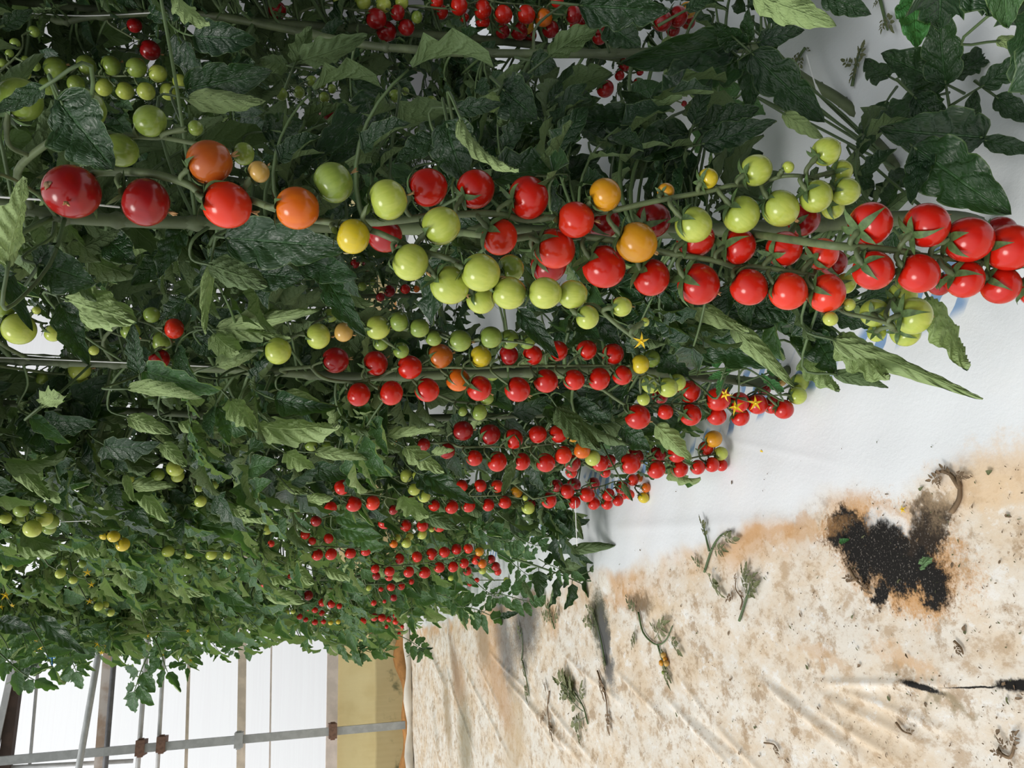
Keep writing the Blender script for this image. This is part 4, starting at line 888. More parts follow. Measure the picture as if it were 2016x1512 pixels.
# little bright side shoot in front of the flowers
HAND += [('s', 1415, 690, 1360, 690, 1.0, .99, .7, .1, 1, 'weed', 'n2'), ('s', 1420, 712, 1385, 700, 1.0, .99, .75, .1, 1, 'weed', 'n2'), ('s', 1425, 735, 1395, 745, 1.0, 1.0, .5, .2, 1, 'weed', 'n2'), ('s', 1428, 740, 1440, 712, 1.0, 1.0, .4, .2, 1, 'weed', 'n2'), ('s', 1420, 745, 1412, 780, 1.0, 1.0, .4, .2, 1, 'weed', 'n2'),
 ('s', 1510, 735, 1540, 725, 1.05, 1.05, .7, .2, 1, 'weed', 'n2'), ('s', 1510, 750, 1545, 772, 1.05, 1.05, .5, .2, 1, 'weed', 'n2'), ('s', 1515, 755, 1500, 735, 1.05, 1.05, .6, .2, 1, 'weed', 'n2'), ('s', 1530, 640, 1555, 615, .98, .98, .8, .1, 1, 'weed', 'n2')]
keep = []
for i, (kd, bx, by, tx, ty, db, dt, w, roll, face, mt, pid) in enumerate(HAND):
    pl = PL[pid]
    B, T = P(bx, by, db), P(tx, ty, dt)
    L = float(np.linalg.norm(T - B))
    cam = nrm(CAM - (B + T) / 2)
    zh = cam * face + UP * .35 + rng.normal(0, .18, 3)
    R = frame(T - B, zh)
    if kd == 's':
        V, F, U = leaflet(L * 1.04, L * w, 26 if L > .05 else 14, 12 if L > .05 else 8, rng.uniform(.14, .28) if roll < 1 else .07, rng.uniform(-.1, .4), roll, rng.uniform(.12, .24), rng.uniform(-.35, .35), .09 if roll >= .8 else .05, rng)
        for t in (.12, .3, .5, .7, .88):
            keep.append((bx + (tx - bx) * t, by + (ty - by) * t, .30 * w * math.hypot(tx - bx, ty - by) + 3, db + (dt - db) * t - .012))
        g = Geo(); g.add(V, F, U, 0)
        # its stalk, back to the nearest point of the stem
        d = nrm(T - B)
        back = (pl['path'][np.argmin(np.linalg.norm(pl['path'] - B, axis=1))] - B) @ R
        ln = np.linalg.norm(back)
        if ln < .28:
            b1 = np.array((0, -min(.03, ln * .4), -.004))
            pts = smooth_path(np.array((np.array((0, .004, 0)), b1, (b1 + back) / 2 + np.array((0, 0, -.012)), back)), 4)
        else:
            pts = np.array(((0, .004, 0), (0, -.012, -.002), (0, -.03, -.006)))
        Vt, Ft = tube(pts, np.linspace(.0012, .0018, len(pts)), 5)
        g.add(Vt, Ft, mi=1)
        me = g.mesh('leaf', [MAT[mt], MAT['petiole']])
        add_leaf_obj(pl, me, R, B, 1.0, 'pale rolled leaf showing its underside' if face < 0 and roll >= 1.2 else None)
    else:
        k = roll if roll else i % len(LEAF_ME)
        add_leaf_obj(pl, (LEAF_ME2 if mt == 'leaf_light' else LEAF_ME)[k], R, B, L / .235)
    LEAFCOUNT[pid] = LEAFCOUNT.get(pid, 0) + 1

DISC = np.vstack((DISC, np.array([q for q, hd in zip(keep, [h for h in HAND if h[0] == 's' for _ in range(5)]) if hd[8] < 0 or hd[5] < .8 or hd[9] == 'weed'])))
def candidate(pl, rr, far):
    z = rr.uniform(*pl['zr'])
    path = pl['path']
    i = np.argmin(np.abs(path[:, 2] - z))
    p = path[i]
    az = rr.uniform(0, 2 * PI)
    d = np.array((math.cos(az) - pl['bias'], math.sin(az), rr.uniform(-.15, .45)))
    R = frame(d, UP + rr.normal(0, .35, 3))
    return p, R, rr.uniform(.6, 1.0) * ((1.2 if pl['y'] > 3 else .95) if far else 1.05)
for pid, pl in PL.items():
    rr = np.random.default_rng(abs(hash(pid)) % 1000 if False else sum(ord(c) * (i + 3) for i, c in enumerate(pid)))
    have = LEAFCOUNT.get(pid, 0)
    n_ok = 0
    want = max(0, min(pl['hi'], 97 - have))
    for _ in range(want * 14):
        if n_ok >= want: break
        p, R, s = candidate(pl, rr, False)
        k = rr.integers(0, 7) if rr.random() < (.25 if pid in ('n2', 'n3', 'n4') else .8) else rr.integers(7, 14)
        pts = LEAF_PTS[k] * s @ R.T + p
        if leaf_ok(pts) and np.linalg.norm(pts - CAM, axis=1).min() > .52:
            add_leaf_obj(pl, (LEAF_ME2 if rr.random() < (.5 if pid in ('n2', 'n3', 'n4') else .12) else LEAF_ME)[k], R, p, s)
            n_ok += 1
    if pl['lo']:
        g = Geo(); m_ok = 0
        for _ in range(pl['lo'] * 12):
            if m_ok >= pl['lo']: break
            p, R, s = candidate(pl, rr, True)
            k = rr.integers(len(LEAF_LO))
            pts = LO_PTS[k] * s @ R.T + p
            if pl['hi'] and np.linalg.norm(pts - CAM, axis=1).min() < .6: continue
            if leaf_ok(pts, strict=pid in ('n1', 'n2', 'n3', 'n4', 'n5', 'n6', 'q1', 'q2'), allow=.04):
                V, F, U, Mi = LO_ARR[k]
                g.add(V * s @ R.T + p - pl['o'], F, U, Mi)
                m_ok += 1
        if m_ok:
            link('foliage', g.mesh('foliage', [MAT['leaf_light' if pl['light'] else 'leaf'], MAT['petiole']]), pl['e'])
        n_ok += m_ok
    path = pl['path']
    V, F = tube(path - pl['o'], np.linspace(pl['r0'] * .8, pl['r0'] * 1.15, len(path)) if path[0][2] > path[-1][2] else np.linspace(pl['r0'] * 1.1, pl['r0'] * .6, len(path)), 9 if pl['hi'] else 6)
    g = Geo(); g.add(V, F)
    for i in range(3, len(path) - 3, 5):            # swollen nodes
        V, F = tube(path[i - 1:i + 2] - pl['o'], np.array((pl['r0'] * .6, pl['r0'] * 1.3, pl['r0'] * .6)), 7)
        g.add(V, F)
    link('stem', g.mesh('stem', [MAT['stem']]), pl['e'])
    print('plant', pid, 'leaves', have, n_ok)

# support strings
for i, (pts, lab) in enumerate([
    ([P(-200, 372, .62), P(0, 388, .625), P(120, 396, .63), P(235, 408, .68)], 'taut white support string along the thick stem of the nearest plant'),
    ([P(-200, 700, 1.0), P(0, 704, 1.005), P(220, 713, 1.02), P(420, 722, 1.05)], 'white support string along the stem crossing the bright gap'),
    ([P(60, 26, 1.19), P(170, 31, 1.19), P(320, 24, 1.19)], 'white support string beside the dark stem at the top of the second row'),
    ([P(100, 1028, 1.55), P(150, 1026, 1.55), P(240, 1023, 1.56)], 'short white support string beside the cluster of olive green tomatoes'),
    ([P(1133, 985, 1.6), P(1134, 1030, 1.6), P(1136, 1075, 1.61)], 'fine white thread dangling below the bunch with amber tip'),
    ([P(1588, 108, 1.05), P(1600, 150, 1.04), P(1612, 190, 1.04), P(1605, 165, 1.03), P(1625, 200, 1.03), P(1668, 238, 1.05)], 'bent wire clip hooked round the bare bent stem of the second row'),
    ]):
    pp = smooth_path(np.array(pts), 6)
    V, F = tube(pp - pp[0], .0009, 5)
    g = Geo(); g.add(V, F)
    o = link('hanging_wire_clip' if 'wire' in lab else 'hanging_support_string', g.mesh('string', [MAT['string']]), None, Matrix.Translation(pp[0].tolist()))
    tag(o, lab, 'wire clip' if 'wire' in lab else 'string', None, 'thing')

# ------------------------------------------------------------------ floor: white film, clean under the plants, stained on the path
def floor_height(x, y):
    z = np.zeros_like(x)
    z += .0035 * np.sin(x * 9 + 1.3 * np.sin(y * 3.1)) * np.sin(y * 5.3 + x * 3)
    z += .0012 * np.sin(x * 41 + y * 17) * np.sin(y * 29 - x * 13)
    for (a, b, amp, wd) in FOLDS:
        a = np.array(a[:2]); b = np.array(b[:2])
        d = b - a; L = np.linalg.norm(d); d /= L
        t = np.clip(((x - a[0]) * d[0] + (y - a[1]) * d[1]), 0, L)
        dist = np.hypot(x - a[0] - d[0] * t, y - a[1] - d[1] * t)
        z += amp * np.exp(-(dist / wd) ** 2) * np.clip(np.minimum(t, L - t) / (.25 * L), 0, 1)
    return z
def fold(p, q, amp=.006, wd=.008):
    return (G(*p), G(*q), amp, wd)
FOLDS = [fold((1300, 1365), (1460, 1530), .004, .006), fold((1480, 1325), (1720, 1512), .004, .006), fold((1510, 1330), (1730, 1490), -.003, .006), fold((1600, 1360), (1850, 1480), .003, .006), fold((1640, 1350), (1890, 1450), .003, .005),
         fold((1330, 1330), (1400, 1420), .003, .006), fold((910, 1300), (1010, 1512), .006, .009), fold((990, 1330), (1160, 1512), .006, .009), fold((930, 1280), (985, 1400), .004, .008),
         fold((840, 1260), (880, 1360), .012, .016), fold((870, 1290), (945, 1512), .007, .010), fold((1060, 1360), (1180, 1512), .005, .008), fold((1030, 1370), (1120, 1500), .004, .008),
         fold((1200, 1310), (1330, 1440), .003, .006), fold((850, 1380), (870, 1512), .012, .02), fold((1600, 1345), (1900, 1349), .004, .005), fold((1350, 850), (1690, 920), .0006, .006), fold((1180, 1040), (1700, 1020), .001, .012),
         fold((1100, 1280), (1240, 1400), .003, .007), fold((960, 1280), (1060, 1380), .005, .008), fold((1400, 1420), (1540, 1560), .003, .006), fold((1350, 1400), (1480, 1512), -.003, .006), fold((1560, 1370), (1800, 1512), .003, .006)]
xs = np.concatenate((np.linspace(-1.6, -.5, 30, endpoint=False), np.linspace(-.5, .5, 300, endpoint=False), np.linspace(.5, 2.6, 60)))
ys = np.concatenate((np.linspace(-.3, .4, 12, endpoint=False), np.linspace(.4, 1.8, 380, endpoint=False), np.linspace(1.8, 5.12, 380)))
XX, YY = np.meshgrid(xs, ys)
ZZ = floor_height(XX, YY)
ZZ -= np.clip(ZZ.max() * 0, 0, 0)
nx = len(xs)
V = np.stack((XX.ravel(), YY.ravel(), ZZ.ravel()), 1)
ii, jj = np.meshgrid(np.arange(len(ys) - 1), np.arange(nx - 1), indexing='ij')
q = (ii * nx + jj).ravel()
F = np.stack((q, q + 1, q + nx + 1, q + nx), 1)

m, nt, b, out = new_mat('white_film_floor')
k = NT(nt)
pos = k.n('ShaderNodeTexCoord').outputs['Object']
def cnoise(scale, detail=5):
    nd = k.n('ShaderNodeTexNoise'); k.l(pos, nd.inputs['Vector'])
    nd.inputs['Scale'].default_value = scale; nd.inputs['Detail'].default_value = detail
    return nd.outputs['Color']
def warp(scale, amp, base=None):
    c = k.vmath('SUBTRACT', cnoise(scale, 6), (0.5, 0.5, 0.5))
    sc = k.n('ShaderNodeVectorMath', operation='SCALE'); k.l(c, sc.inputs[0]); sc.inputs['Scale'].default_value = amp
    return k.vmath('ADD', base if base is not None else pos, sc.outputs[0])
w1 = warp(7, .10)
w2 = warp(26, .07)
w3 = warp(70, .035, w2)
sep = k.n('ShaderNodeSeparateXYZ'); k.l(w1, sep.inputs[0])
sx = sep.outputs[0]
sepf = k.n('ShaderNodeSeparateXYZ'); k.l(w3, sepf.inputs[0])
stained = k.math('SUBTRACT', 1.0, k.step(sx, .135, .185))
mp = k.n('ShaderNodeMapping'); k.l(pos, mp.inputs[0]); mp.inputs['Rotation'].default_value = (0, 0, .7); mp.inputs['Scale'].default_value = (1.0, .65, 1)
n_big = k.noise(mp.outputs[0], 9, 7, .68)
n_mid = k.noise(mp.outputs[0], 34, 8, .72)
n_fine = k.noise(pos, 130, 6, .75)
clean = (.75, .775, .80)
col = k.mix(k.math('MULTIPLY', k.step(n_big, .45, .75), .18), clean, (.74, .70, .62))
st = k.mix(k.step(n_big, .40, .64), (.73, .68, .60), (.66, .54, .40))
st = k.mix(k.math('MULTIPLY', k.step(n_mid, .50, .64), .75), st, (.44, .31, .19))
st = k.mix(k.math('MULTIPLY', k.step(k.noise(pos, 16, 7, .75), .53, .63), .75), st, (.36, .25, .15))
st = k.mix(k.math('MULTIPLY', k.step(n_mid, .46, .36), .75), st, (.78, .77, .74))
st = k.mix(k.math('MULTIPLY', k.step(n_fine, .59, .69), .75), st, (.30, .20, .12))
col = k.mix(stained, col, st)
# fine speckle thins out over the clean film
col = k.mix(k.math('MULTIPLY', k.math('MULTIPLY', k.step(n_fine, .68, .78), .5), k.math('SUBTRACT', 1.0, k.step(sx, .16, .30))), col, (.33, .22, .13))
# rusty fringe along the edge of the stained strip
edge = k.math('MULTIPLY', k.step(sx, .085, .15), k.math('SUBTRACT', 1.0, k.step(sx, .15, .175)))
edge = k.math('MULTIPLY', edge, k.step(k.noise(pos, 5, 3), .42, .62))
col = k.mix(k.math('MULTIPLY', edge, .75), col, (.60, .33, .13))
grain = k.noise(pos, 260, 5, .7)
def patch(cx, cy, rx, ry, rot, colr, soft=.35, wv=None, strength=1.0, reach=1.0):
    global col
    mp = k.n('ShaderNodeMapping', vector_type='TEXTURE')
    k.l(wv if wv is not None else w3, mp.inputs[0])
    mp.inputs['Location'].default_value = (cx, cy, 0)
    mp.inputs['Rotation'].default_value = (0, 0, rot)
    mp.inputs['Scale'].default_value = (rx, ry, 100)
    ln = k.n('ShaderNodeVectorMath', operation='LENGTH'); k.l(mp.outputs[0], ln.inputs[0])
    f = k.math('SUBTRACT', 1.0, k.step(k.math('ADD', ln.outputs['Value'], k.math('MULTIPLY', k.math('SUBTRACT', grain, .5), 1.1)), reach - soft, reach + soft))
    if not isinstance(strength, float) or strength < 1: f = k.math('MULTIPLY', f, strength)
    col = k.mix(f, col, colr)
def pxp(px, py, rl, rw, px2, py2, colr, **kw):
    """a stain centred on a floor point and drawn out towards a second one"""
    a = G(px, py); c = G(px2, py2)
    patch(a[0], a[1], rl, rw, math.atan2(c[1] - a[1], c[0] - a[0]), colr, **kw)
RUST, BLACK, GREY, MOSS = (.55, .30, .12), (.012, .011, .010), (.10, .10, .10), (.06, .065, .03)
pxp(1745, 1085, .115, 0.058, 1640, 1050, RUST, soft=.25, strength=.85)
pxp(1800, 1130, .05, 0.050, 1850, 1170, RUST, soft=.3, strength=.8)
pxp(1735, 1088, .100, 0.042, 1645, 1055, BLACK, soft=.22)
pxp(1800, 1120, .055, 0.028, 1850, 1165, BLACK, soft=.25)
pxp(1818, 1028, .042, 0.026, 1770, 1080, (.03, .022, .016), soft=.25)
pxp(1660, 1040, .03, 0.030, 1600, 1050, BLACK, soft=.25)
pxp(1740, 1170, .012, 0.012, 1700, 1170, BLACK, soft=.3)
pxp(1745, 1018, .028, 0.013, 1700, 1015, (.80, .79, .77), soft=.5, strength=.8)
pxp(1540, 1045, .13, 0.012, 1420, 1060, RUST, soft=.5, strength=.5)
pxp(1240, 1180, .13, 0.020, 1150, 1190, RUST, soft=.6, strength=.6)
pxp(1290, 1200, .05, 0.030, 1320, 1215, (.66, .50, .32), soft=.6, strength=.6)
pxp(1180, 1225, .07, 0.050, 1190, 1290, MOSS, soft=.4, strength=.95)
pxp(1260, 1190, .06, 0.020, 1225, 1195, (.12, .08, .04), soft=.6, strength=.8)
pxp(1192, 1275, .09, 0.032, 1198, 1315, GREY, soft=.45, strength=.9)
pxp(1035, 1225, .10, 0.156, 1042, 1260, (.06, .06, .06), soft=.5, strength=.85)
pxp(990, 1250, .10, 0.208, 980, 1290, GREY, soft=.5, strength=.8)
pxp(960, 1280, .13, 0.182, 965, 1310, RUST, soft=.6, strength=.5)
pxp(905, 1345, .10, 0.130, 905, 1370, (.40, .24, .12), soft=.6, strength=.7)
pxp(1085, 1215, .06, 0.040, 1095, 1240, RUST, soft=.6, strength=.5)
pxp(1010, 1470, .10, 0.208, 1020, 1500, (.50, .37, .22), soft=.6, strength=.6)
pxp(950, 1260, .12, 0.078, 960, 1290, (.28, .20, .12), soft=.5, strength=.7)
pxp(895, 1310, .14, 0.065, 905, 1360, (.25, .16, .09), soft=.6, strength=.7)
pxp(985, 1360, .09, 0.156, 980, 1400, (.45, .27, .14), soft=.5, strength=.7)
pxp(880, 1400, .16, 0.078, 885, 1460, (.30, .22, .12), soft=.6, strength=.7)
pxp(915, 1455, .16, 0.130, 912, 1500, (.22, .19, .11), soft=.6, strength=.75)
pxp(1790, 1300, .05, 0.014, 1840, 1325, (.62, .40, .22), soft=.5, strength=.7)
spk = k.math('MULTIPLY', k.step(k.noise(pos, 420, 3, .6), .60, .66), .55)
pxp(1745, 1085, .11, 0.060, 1640, 1050, (.28, .25, .22), soft=.3, strength=spk)
pxp(1620, 1290, .05, 0.012, 1660, 1310, (.55, .36, .2), soft=.5, strength=.6)
pxp(1990, 930, .12, 0.030, 1900, 960, (.72, .52, .32), soft=.6, strength=.6)
pxp(1860, 1385, .035, 0.008, 1830, 1375, (.30, .24, .15), soft=.5, strength=.8)
w_s = warp(40, .006)
pxp(1815, 1352, .03, 0.004, 1850, 1362, BLACK, soft=.3, wv=w_s)
pxp(2000, 1349, .028, 0.006, 1960, 1350, BLACK, soft=.3, wv=w_s)
pxp(1920, 1352, .04, 0.001, 1960, 1351, BLACK, soft=.5, wv=w_s)
# faded blue printing on the film beneath the plants
sp = k.n('ShaderNodeSeparateXYZ'); k.l(pos, sp.inputs[0])
band = k.math('MULTIPLY', k.step(sp.outputs[0], .315, .33), k.math('SUBTRACT', 1.0, k.step(sp.outputs[0], .40, .415)))
wvn = k.n('ShaderNodeTexWave'); wvn.bands_direction = 'DIAGONAL'; k.l(pos, wvn.inputs['Vector']); wvn.inputs['Scale'].default_value = 14; wvn.inputs['Distortion'].default_value = 3
blue = k.math('MULTIPLY', band, k.math('MULTIPLY', k.step(wvn.outputs['Fac'], .5, .6), k.step(k.noise(pos, 7, 1), .50, .56)))
col = k.mix(k.math('MULTIPLY', blue, .8), col, (.10, .25, .50))
k.l(col, b.inputs['Base Color'])
b.inputs['Specular IOR Level'].default_value = .18
k.put(b.inputs['Roughness'], k.math('ADD', .42, k.math('MULTIPLY', stained, .35)))
k.l(k.bump(k.math('ADD', k.math('MULTIPLY', n_mid, .6), k.math('MULTIPLY', n_fine, .4)), .25, .004), b.inputs['Normal'])
floor = link('floor', mesh_from('floor', V, F, [m]))
tag(floor, 'white plastic film floor, clean under the plants and stained brown on the path', None, None, 'structure')
def fz(x, y):
    return float(floor_height(np.array([x]), np.array([y]))[0])
def GF(px, py, lift=0.0):
    p = G(px, py); p[2] = fz(p[0], p[1]) + lift
    return p

# ------------------------------------------------------------------ cuttings and litter on the film
SH = [compound(0.26, (10, 6), 300 + i, droop=.15, curl=.8) for i in range(5)]
SH_ME = [g.mesh('withered_leaf', [MAT['withered'], MAT['petiole']]) for g in SH]
SHB_ME = [g.mesh('withered_leaf', [MAT['brown'], MAT['brown']]) for g in SH]
def cutting(label, stems, leaves, cat='plant cutting', brown=False, fruit=(), rad=.0022, name='withered_cutting'):
    c = GF(*stems[0][0])
    root = empty(name, c)
    tag(root, label, cat, None, 'thing')
    g = Geo()
    for st in stems:
        p = smooth_path(np.array([GF(x, y, .004) for x, y in st]), 5)
        V, F = tube(p - c, np.linspace(rad, rad * .5, len(p)), 6); g.add(V, F)
    link('stem', g.mesh('stem', [MAT['brown_stem'] if brown else MAT['petiole']]), root)
    for i, (bx, by, tx, ty) in enumerate(leaves):
        B, T = GF(bx, by, .006), GF(tx, ty, .006)
        R = frame(T - B, UP + rng.normal(0, .15, 3))
        R[:, 0] *= .75; R[:, 2] *= .35
        mm = mat4(R, B - c, float(np.linalg.norm(T - B)) / .235)
        link('leaf', (SHB_ME if brown else SH_ME)[(i * 2 + len(label)) % 5], root, mm)
    for (x, y, r, cc) in fruit:
        B = GF(x, y)
        d = (M.T @ (B - CAM))[2]
        R_ = r * d / FOC
        B = P(x, y, d - R_); B[2] = max(B[2], fz(B[0], B[1]) + R_)
        link('tomato', tomato_me(cc, i, True), root, Matrix.Translation((B - c).tolist()) @ Matrix.Scale(R_, 4))
MAT['brown_stem'] = simple_mat('dry_brown_stalk', (.20, .13, .07), .85, .3, 80)
cutting('upright limp green sprig on the edge of the clean film, nearest to the plants', [[(1390, 1126), (1408, 1080), (1425, 1055), (1445, 1045)], [(1402, 1085), (1390, 1030)]], [(1425, 1055, 1460, 1058), (1402, 1070, 1388, 1020), (1408, 1080, 1440, 1085), (1392, 1120, 1372, 1095), (1392, 1120, 1430, 1170)])
cutting('limp green fan shaped leaf with a straight stalk below the sprig', [[(1460, 1222), (1472, 1185), (1482, 1150)]], [(1475, 1175, 1468, 1115), (1478, 1165, 1498, 1130), (1478, 1165, 1480, 1112), (1470, 1185, 1500, 1145)])
cutting('curled brown skeleton of a leaf stalk beside the fan shaped leaf', [[(1462, 1200), (1465, 1180), (1452, 1160), (1452, 1140)]], [(1455, 1165, 1438, 1185), (1452, 1150, 1455, 1130), (1455, 1160, 1470, 1175)], brown=True, rad=.0014)
cutting('forked green shoot with a few tiny dried tomatoes, lying on the stained film', [[(1258, 1205), (1268, 1245), (1290, 1268), (1310, 1262), (1325, 1232)], [(1295, 1268), (1305, 1300), (1322, 1345)]], [(1290, 1258, 1320, 1225), (1300, 1250, 1285, 1225), (1255, 1230, 1248, 1275), (1318, 1245, 1345, 1285), (1305, 1290, 1325, 1350), (1258, 1205, 1240, 1180), (1300, 1270, 1310, 1300)], fruit=[(1307, 1290, 6, 'T'), (1303, 1305, 6, 'A'), (1313, 1306, 6, 'T'), (1310, 1298, 5, 'A'), (1306, 1324, 4, 'G')])
cutting('heap of dark green withered leaves in the middle of the stained strip', [[(1162, 1425), (1150, 1385), (1115, 1335)]], [(1150, 1385, 1105, 1340), (1140, 1370, 1120, 1325), (1150, 1390, 1155, 1345), (1155, 1400, 1115, 1350), (1160, 1410, 1135, 1430), (1135, 1420, 1150, 1460), (1120, 1350, 1110, 1375)])
cutting('crumpled grey green leaf tuft at the edge of the clean film by the far plants', [[(1092, 1238), (1085, 1210), (1080, 1190)]], [(1090, 1235, 1078, 1188), (1092, 1232, 1100, 1195), (1085, 1225, 1072, 1205), (1090, 1240, 1088, 1200)])
cutting('long limp dark shoot lying towards the path, left of the grey stain', [[(1030, 1300), (1032, 1270), (1030, 1235)], [(1032, 1300), (1040, 1340), (1045, 1370)]], [(1032, 1270, 1025, 1230), (1035, 1335, 1045, 1378), (1030, 1295, 1040, 1330)])
cutting('wilted mossy tuft on the dark stain with yellow edges', [[(1195, 1310), (1185, 1250), (1170, 1200)]], [(1175, 1210, 1160, 1190), (1180, 1230, 1155, 1222), (1180, 1240, 1170, 1195), (1190, 1280, 1198, 1318)])
cutting('thin dark withered shoot lying far down the path', [[(1180, 1320), (1195, 1370), (1200, 1420)]], [(1182, 1325, 1195, 1375), (1190, 1360, 1185, 1335), (1196, 1385, 1206, 1440)], brown=True)
cutting('long thin dried stalk with crumbling leaves beside the withered heap', [[(1085, 1360), (1082, 1400), (1095, 1460)]], [(1083, 1370, 1075, 1340), (1083, 1400, 1098, 1450), (1082, 1390, 1076, 1420)], brown=True)
cutting('brown dried rootlike stalk above the black mould patch', [[(1875, 1008), (1890, 985), (1893, 960), (1888, 935)], [(1893, 960), (1870, 930), (1845, 930)]], [(1890, 950, 1905, 930), (1870, 930, 1832, 945), (1885, 940, 1860, 915), (1850, 930, 1855, 960), (1880, 930, 1915, 938)], brown=True, rad=.003)
cutting('crumbled brown bits below the black mould patch', [[(1672, 1118), (1690, 1145), (1712, 1160)], [(1690, 1140), (1668, 1145)]], [(1690, 1145, 1720, 1165), (1690, 1142, 1665, 1140), (1678, 1120, 1668, 1105)], brown=True)
cutting('star shaped brown dead leaf scrap at the near corner of the path', [[(1970, 1480), (1995, 1490), (2005, 1460)]], [(1995, 1485, 1970, 1450), (1998, 1480, 2016, 1440), (1995, 1490, 2000, 1515), (1992, 1488, 1960, 1478)], brown=True)
cutting('small hooked brown stalk lying on the path', [[(1770, 1422), (1785, 1438), (1802, 1445)]], [(1790, 1440, 1808, 1436)], brown=True, rad=.0016)
cutting('tiny curled brown scrap at the near bottom of the path', [[(1510, 1462), (1530, 1465), (1540, 1478)]], [(1528, 1463, 1545, 1482)], brown=True, rad=.0014)
cutting('small lizard shaped brown scrap of leaf near the folds', [[(1882, 1262), (1895, 1275), (1900, 1288)]], [(1882, 1262, 1902, 1290)], brown=True, rad=.0016)
cutting('grey withered shoot hanging limp on the film between the two rows', [[(1590, 95), (1578, 115), (1570, 130)]], [(1590, 95, 1565, 130), (1592, 95, 1602, 100), (1588, 100, 1585, 145)])
cutting('dark crumpled leaves on the film near the bent bare stem', [[(1680, 170), (1692, 110), (1702, 90)]], [(1700, 110, 1680, 160), (1692, 130, 1668, 118), (1690, 140, 1705, 85)])
cutting('dark limp sprig on the film at the edge of the view', [[(1735, 0), (1745, 40), (1750, 60)]], [(1745, 30, 1740, 65), (1745, 20, 1765, 62), (1738, -10, 1725, 15)])
# single green leaf and fallen blossoms on the mould
g = Geo()
V, F, U = leaflet(.028, .026, 10, 8, .2, .2, .4, .2); g.add(V, F, U)
B = GF(1822, 1118, .006)
o = link('fallen_leaf', g.mesh('fallen_leaf', [MAT['weed']]), None, mat4(frame(GF(1810, 1092) - B, UP * -1), B))
tag(o, 'small light green leaf fallen at the edge of the black mould', 'fallen leaf', None, 'thing')
g = Geo()
V, F, U = leaflet(.016, .008, 8, 6, .3, .2, .8, .2); g.add(V, F, U)
B = GF(1655, 1068, .006)
o = link('fallen_leaf', g.mesh('fallen_leaf', [MAT['weed']]), None, mat4(frame(GF(1668, 1062) - B, UP), B))
tag(o, 'tiny green scrap of leaf on the tip of the black mould', 'fallen leaf', None, 'thing')
B = GF(1778, 1003, .004)
o = link('fallen_blossom', FLOWER, None, Matrix.Translation(B.tolist()) @ Matrix.Scale(.006, 4))
tag(o, 'yellow blossom fallen on the black mould', 'fallen flower', None, 'thing')
B = GF(1498, 887, .002)
g = Geo(); V, F, U = leaflet(.007, .003, 6, 4, .1, .2, .6, .1); g.add(V, F, U)
o = link('fallen_petal', g.mesh('fallen_petal', [MAT['petal']]), None, mat4(frame(GF(1502, 890) - B, UP), B))
tag(o, 'single yellow petal lying on the clean white film', 'petal', None, 'thing')
# crumbs nobody could count
def crumb_geo(n, box, seed, dens):
    r = np.random.default_rng(seed)
    g = Geo()
    c = 0
    while c < n:
        px, py = r.uniform(box[0], box[2]), r.uniform(box[1], box[3])
        if r.random() > dens(px, py): continue
        c += 1
        p = GF(px, py, .0015)
        L = r.uniform(.0012, .004) * (1 if r.random() < .88 else 2.4); W = L * r.uniform(.3, .7)
        V, F, U = leaflet(L, W, 4, 2, .3, r.uniform(-.5, .8), r.uniform(.2, 1.8), .3, r.uniform(-1, 1), 0, r)
        R = rotm('Z', r.uniform(0, 6.28)) @ rotm('X', r.uniform(-.3, .3))
        g.add(V @ R.T + p + (0, 0, .001), F, U, int(r.random() < .3))
    return g
def dens(px, py):
    p = G(px, py)
    return 1.0 if p[0] < .15 else (.12 if p[0] < .24 else .03)
o = link('leaf_litter', crumb_geo(800, (850, 860, 2016, 1512), 5, dens).mesh('leaf_litter', [MAT['brown'], MAT['withered']]))
tag(o, 'brown crumbs of dead leaf scattered over the stained film', 'leaf litter', None, 'stuff')

# ------------------------------------------------------------------ the end wall
YW = 5.12
m, nt, b, out = new_mat('greenhouse_film')
k = NT(nt)
pos = k.n('ShaderNodeTexCoord').outputs['Object']
mpn = k.n('ShaderNodeMapping'); k.l(pos, mpn.inputs[0]); mpn.inputs['Scale'].default_value = (.6, 1, 22)
nz = k.noise(mpn.outputs[0], 2.0, 4)
filmcol = k.mix(k.step(nz, .4, .65), (.90, .88, .88), (.84, .80, .80))
d1 = k.n('ShaderNodeBsdfDiffuse'); k.l(filmcol, d1.inputs[0])
t1 = k.n('ShaderNodeBsdfTranslucent'); k.l(filmcol, t1.inputs[0])
mx = k.n('ShaderNodeMixShader'); mx.inputs[0].default_value = .75
k.l(d1.outputs[0], mx.inputs[1]); k.l(t1.outputs[0], mx.inputs[2])
tp = k.n('ShaderNodeBsdfTransparent')
mx2 = k.n('ShaderNodeMixShader'); mx2.inputs[0].default_value = .7
k.l(mx.outputs[0], mx2.inputs[1]); k.l(tp.outputs[0], mx2.inputs[2])
k.l(mx2.outputs[0], out.inputs[0])
MAT['film'] = m
MAT['board'] = simple_mat('weathered_pink_board', (.86, .76, .69), .8, .15, 12)
MAT['tanwood'] = simple_mat('tan_wood', (.88, .76, .62), .75, .2, 14)
MAT['darkwood'] = simple_mat('dark_brown_beam', (.09, .055, .04), .7, .3, 15)
MAT['brownwood'] = simple_mat('peeling_brown_beam', (.55, .40, .30), .7, .0, 9, col2=(.80, .72, .66))
MAT['galv'] = simple_mat('galvanised_steel', (.50, .52, .52), .5, .15, 30, .2)
MAT['galvdark'] = simple_mat('dark_steel_pipe', (.18, .18, .19), .45, .2, 30, .2)
MAT['galvlight'] = simple_mat('pale_steel_pipe', (.68, .69, .69), .5, .12, 30, .2)
MAT['rust'] = simple_mat('rusty_clamp', (.23, .13, .09), .7, .3, 60)
